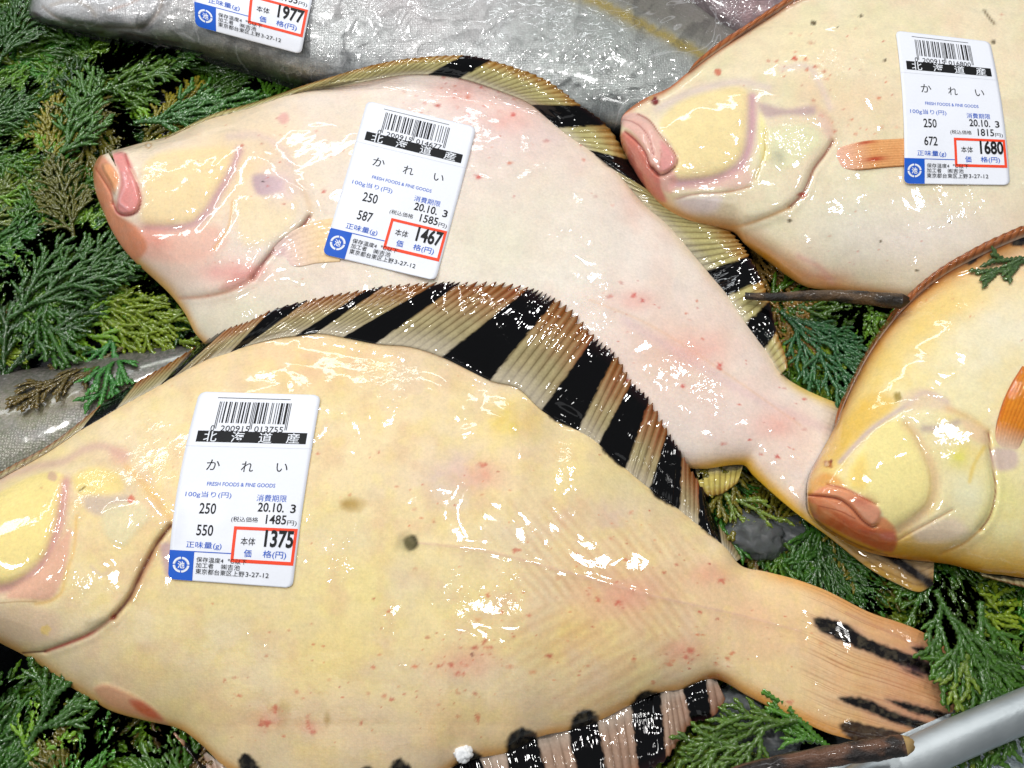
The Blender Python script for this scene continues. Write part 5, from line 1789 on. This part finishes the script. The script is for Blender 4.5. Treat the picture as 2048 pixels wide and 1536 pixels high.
# ------------------------------------------------------------------ twigs, ice
def twig(label, pts, rads, z, cols, cut, seed):
    p = smooth(pts, 14)
    n = len(p)
    r = np.interp(np.linspace(0, 1, n), np.linspace(0, 1, len(rads)), rads) / 5400.0
    zz = np.interp(np.linspace(0, 1, n), np.linspace(0, 1, len(z)), z)
    path = unproj(p[:, 0], p[:, 1], zz)
    g = np.random.default_rng(seed)
    bumps = 1 + 0.12 * (fbm(np.arange(n) * 1.0, np.zeros(n), 6, seed) - .5) * 2
    P, F = tube(path, r * bumps, 18)
    ang = np.arange(18)[None, :] * np.ones((n, 1))
    nn = fbm(ang * 2.1, np.arange(n)[:, None] * 0.8 + 0 * ang, 3, seed, 3)
    ctr = path[:, None]
    P = ctr + (P - ctr) * (0.86 + 0.28 * nn)[..., None]
    n2 = fbm(ang * 1.3, np.arange(n)[:, None] * 0.5 + 0 * ang, 4, seed + 3, 3)[..., None]
    C = lin(cols[0]) * (1 - np.clip((n2 - .4) * 4, 0, 1)) + lin(cols[1]) * np.clip((n2 - .4) * 4, 0, 1)
    root = empty('twig', tuple(path[n // 2]))
    tag(root, label, 'twig', 'broken twigs')
    cap = np.vstack([P[0].mean(0)[None], P[0]])
    V = P.reshape(-1, 3)
    keep(mesh_obj('bark', V, F, M_BARK, col=C.reshape(-1, 3)), root)
    e = P[-1] if cut else P[0]
    nrm = path[-1] - path[-2]
    nrm /= np.linalg.norm(nrm)
    k = len(e)
    rr_ = np.linspace(.0004, .0028, k)[np.argsort(np.argsort(e[:, 2] + .3 * np.sin(np.arange(k) * 2.3) * .002))][:, None]
    inner = e.mean(0) + (e - e.mean(0)) * .70 + nrm * rr_
    Vc = np.vstack([e, inner, (e.mean(0) + nrm * .0016)[None]])
    Fc = [(i, (i + 1) % k, k + (i + 1) % k, k + i) for i in range(k)] + [(k + i, k + (i + 1) % k, 2 * k) for i in range(k)]
    keep(mesh_obj('cut_end', Vc, Fc, cut, smoothsh=False), root)
    e2 = P[0]
    keep(mesh_obj('broken_end', np.vstack([e2, e2.mean(0)[None]]), [(i, k, (i + 1) % k) for i in range(k)], M_BARK, col=np.tile(lin(cols[0]), (k + 1, 1))), root)


M_DARKCUT = m_simple('dark cut wood', (58, 42, 30), .5, na=.2)
twig('dark wet twig lying in the gap behind the middle flounder', [(1490, 592), (1540, 594), (1600, 592), (1660, 591), (1720, 595), (1802, 602)], [8, 9, 11, 12, 14, 16], [.020, .022, .024, .026, .027, .028],
     [(24, 18, 14), (92, 70, 46)], M_DARKCUT, 3)
twig('thick brown twig with a pale broken end resting on the steel rim', [(1380, 1590), (1480, 1550), (1570, 1527), (1680, 1510), (1760, 1497), (1808, 1490)], [13, 14, 15, 16, 17, 17], [.020, .024, .030, .036, .039, .0405],
     [(28, 20, 18), (104, 72, 54)], M_CUT, 5)


def ice(name, label, px, py, z, r, seed, flat=.6, group='ice pieces', mat=None):
    bmv = []
    import bmesh
    bm = bmesh.new()
    bmesh.ops.create_icosphere(bm, subdivisions=4, radius=1)
    V = np.array([v.co[:] for v in bm.verts])
    F = np.array([[v.index for v in f.verts] for f in bm.faces])
    bm.free()
    n = fbm(V[:, 0] * 1.3 + V[:, 2], V[:, 1] * 1.3 - V[:, 2] * .7, 1.0, seed, 3)
    n2 = np.abs(fbm(V[:, 0] * 3 - V[:, 2] * 2, V[:, 1] * 3 + V[:, 2], 1.0, seed + 5, 2) - .5)
    W = V * (0.62 + .75 * n - .5 * n2)[:, None] * np.array([r, r * .85, r * flat])
    o = mesh_obj(name, W + unproj(px, py, z), F, mat or M_ICE)
    return tag(o, label, 'ice', group)


ice('ice_chunk', 'rounded clear ice chunk behind the front flounder tail', 1505, 1075, .006, .0125, 3, .6)
ice('ice_chunk', 'dim ice chunk beside the yellow flounder mouth under the sprigs', 1588, 1070, .004, .012, 7, .5)
ice('ice_chunk', 'grey jagged ice chunk below the end of the lower fin', 1470, 1425, .007, .010, 11, .6)
ice('ice_chunk', 'pale flat ice chunk under the lower tail edge beside the twig', 1530, 1470, .006, .013, 15, .45)
ice('ice_chunk', 'small ice chunk in the dark gap above the silver fish at left', 30, 560, .002, .010, 19, .4)
M_CRUMB = m_simple('white ice crumb', (236, 238, 240), .5, na=.03)
zc = float(hm_at(926, 1508))
ice('ice_crumb', 'tiny white ice crumb on a black fin bar at the bottom edge', 926, 1508, zc + .001, .0030, 23, .6, None, M_CRUMB)
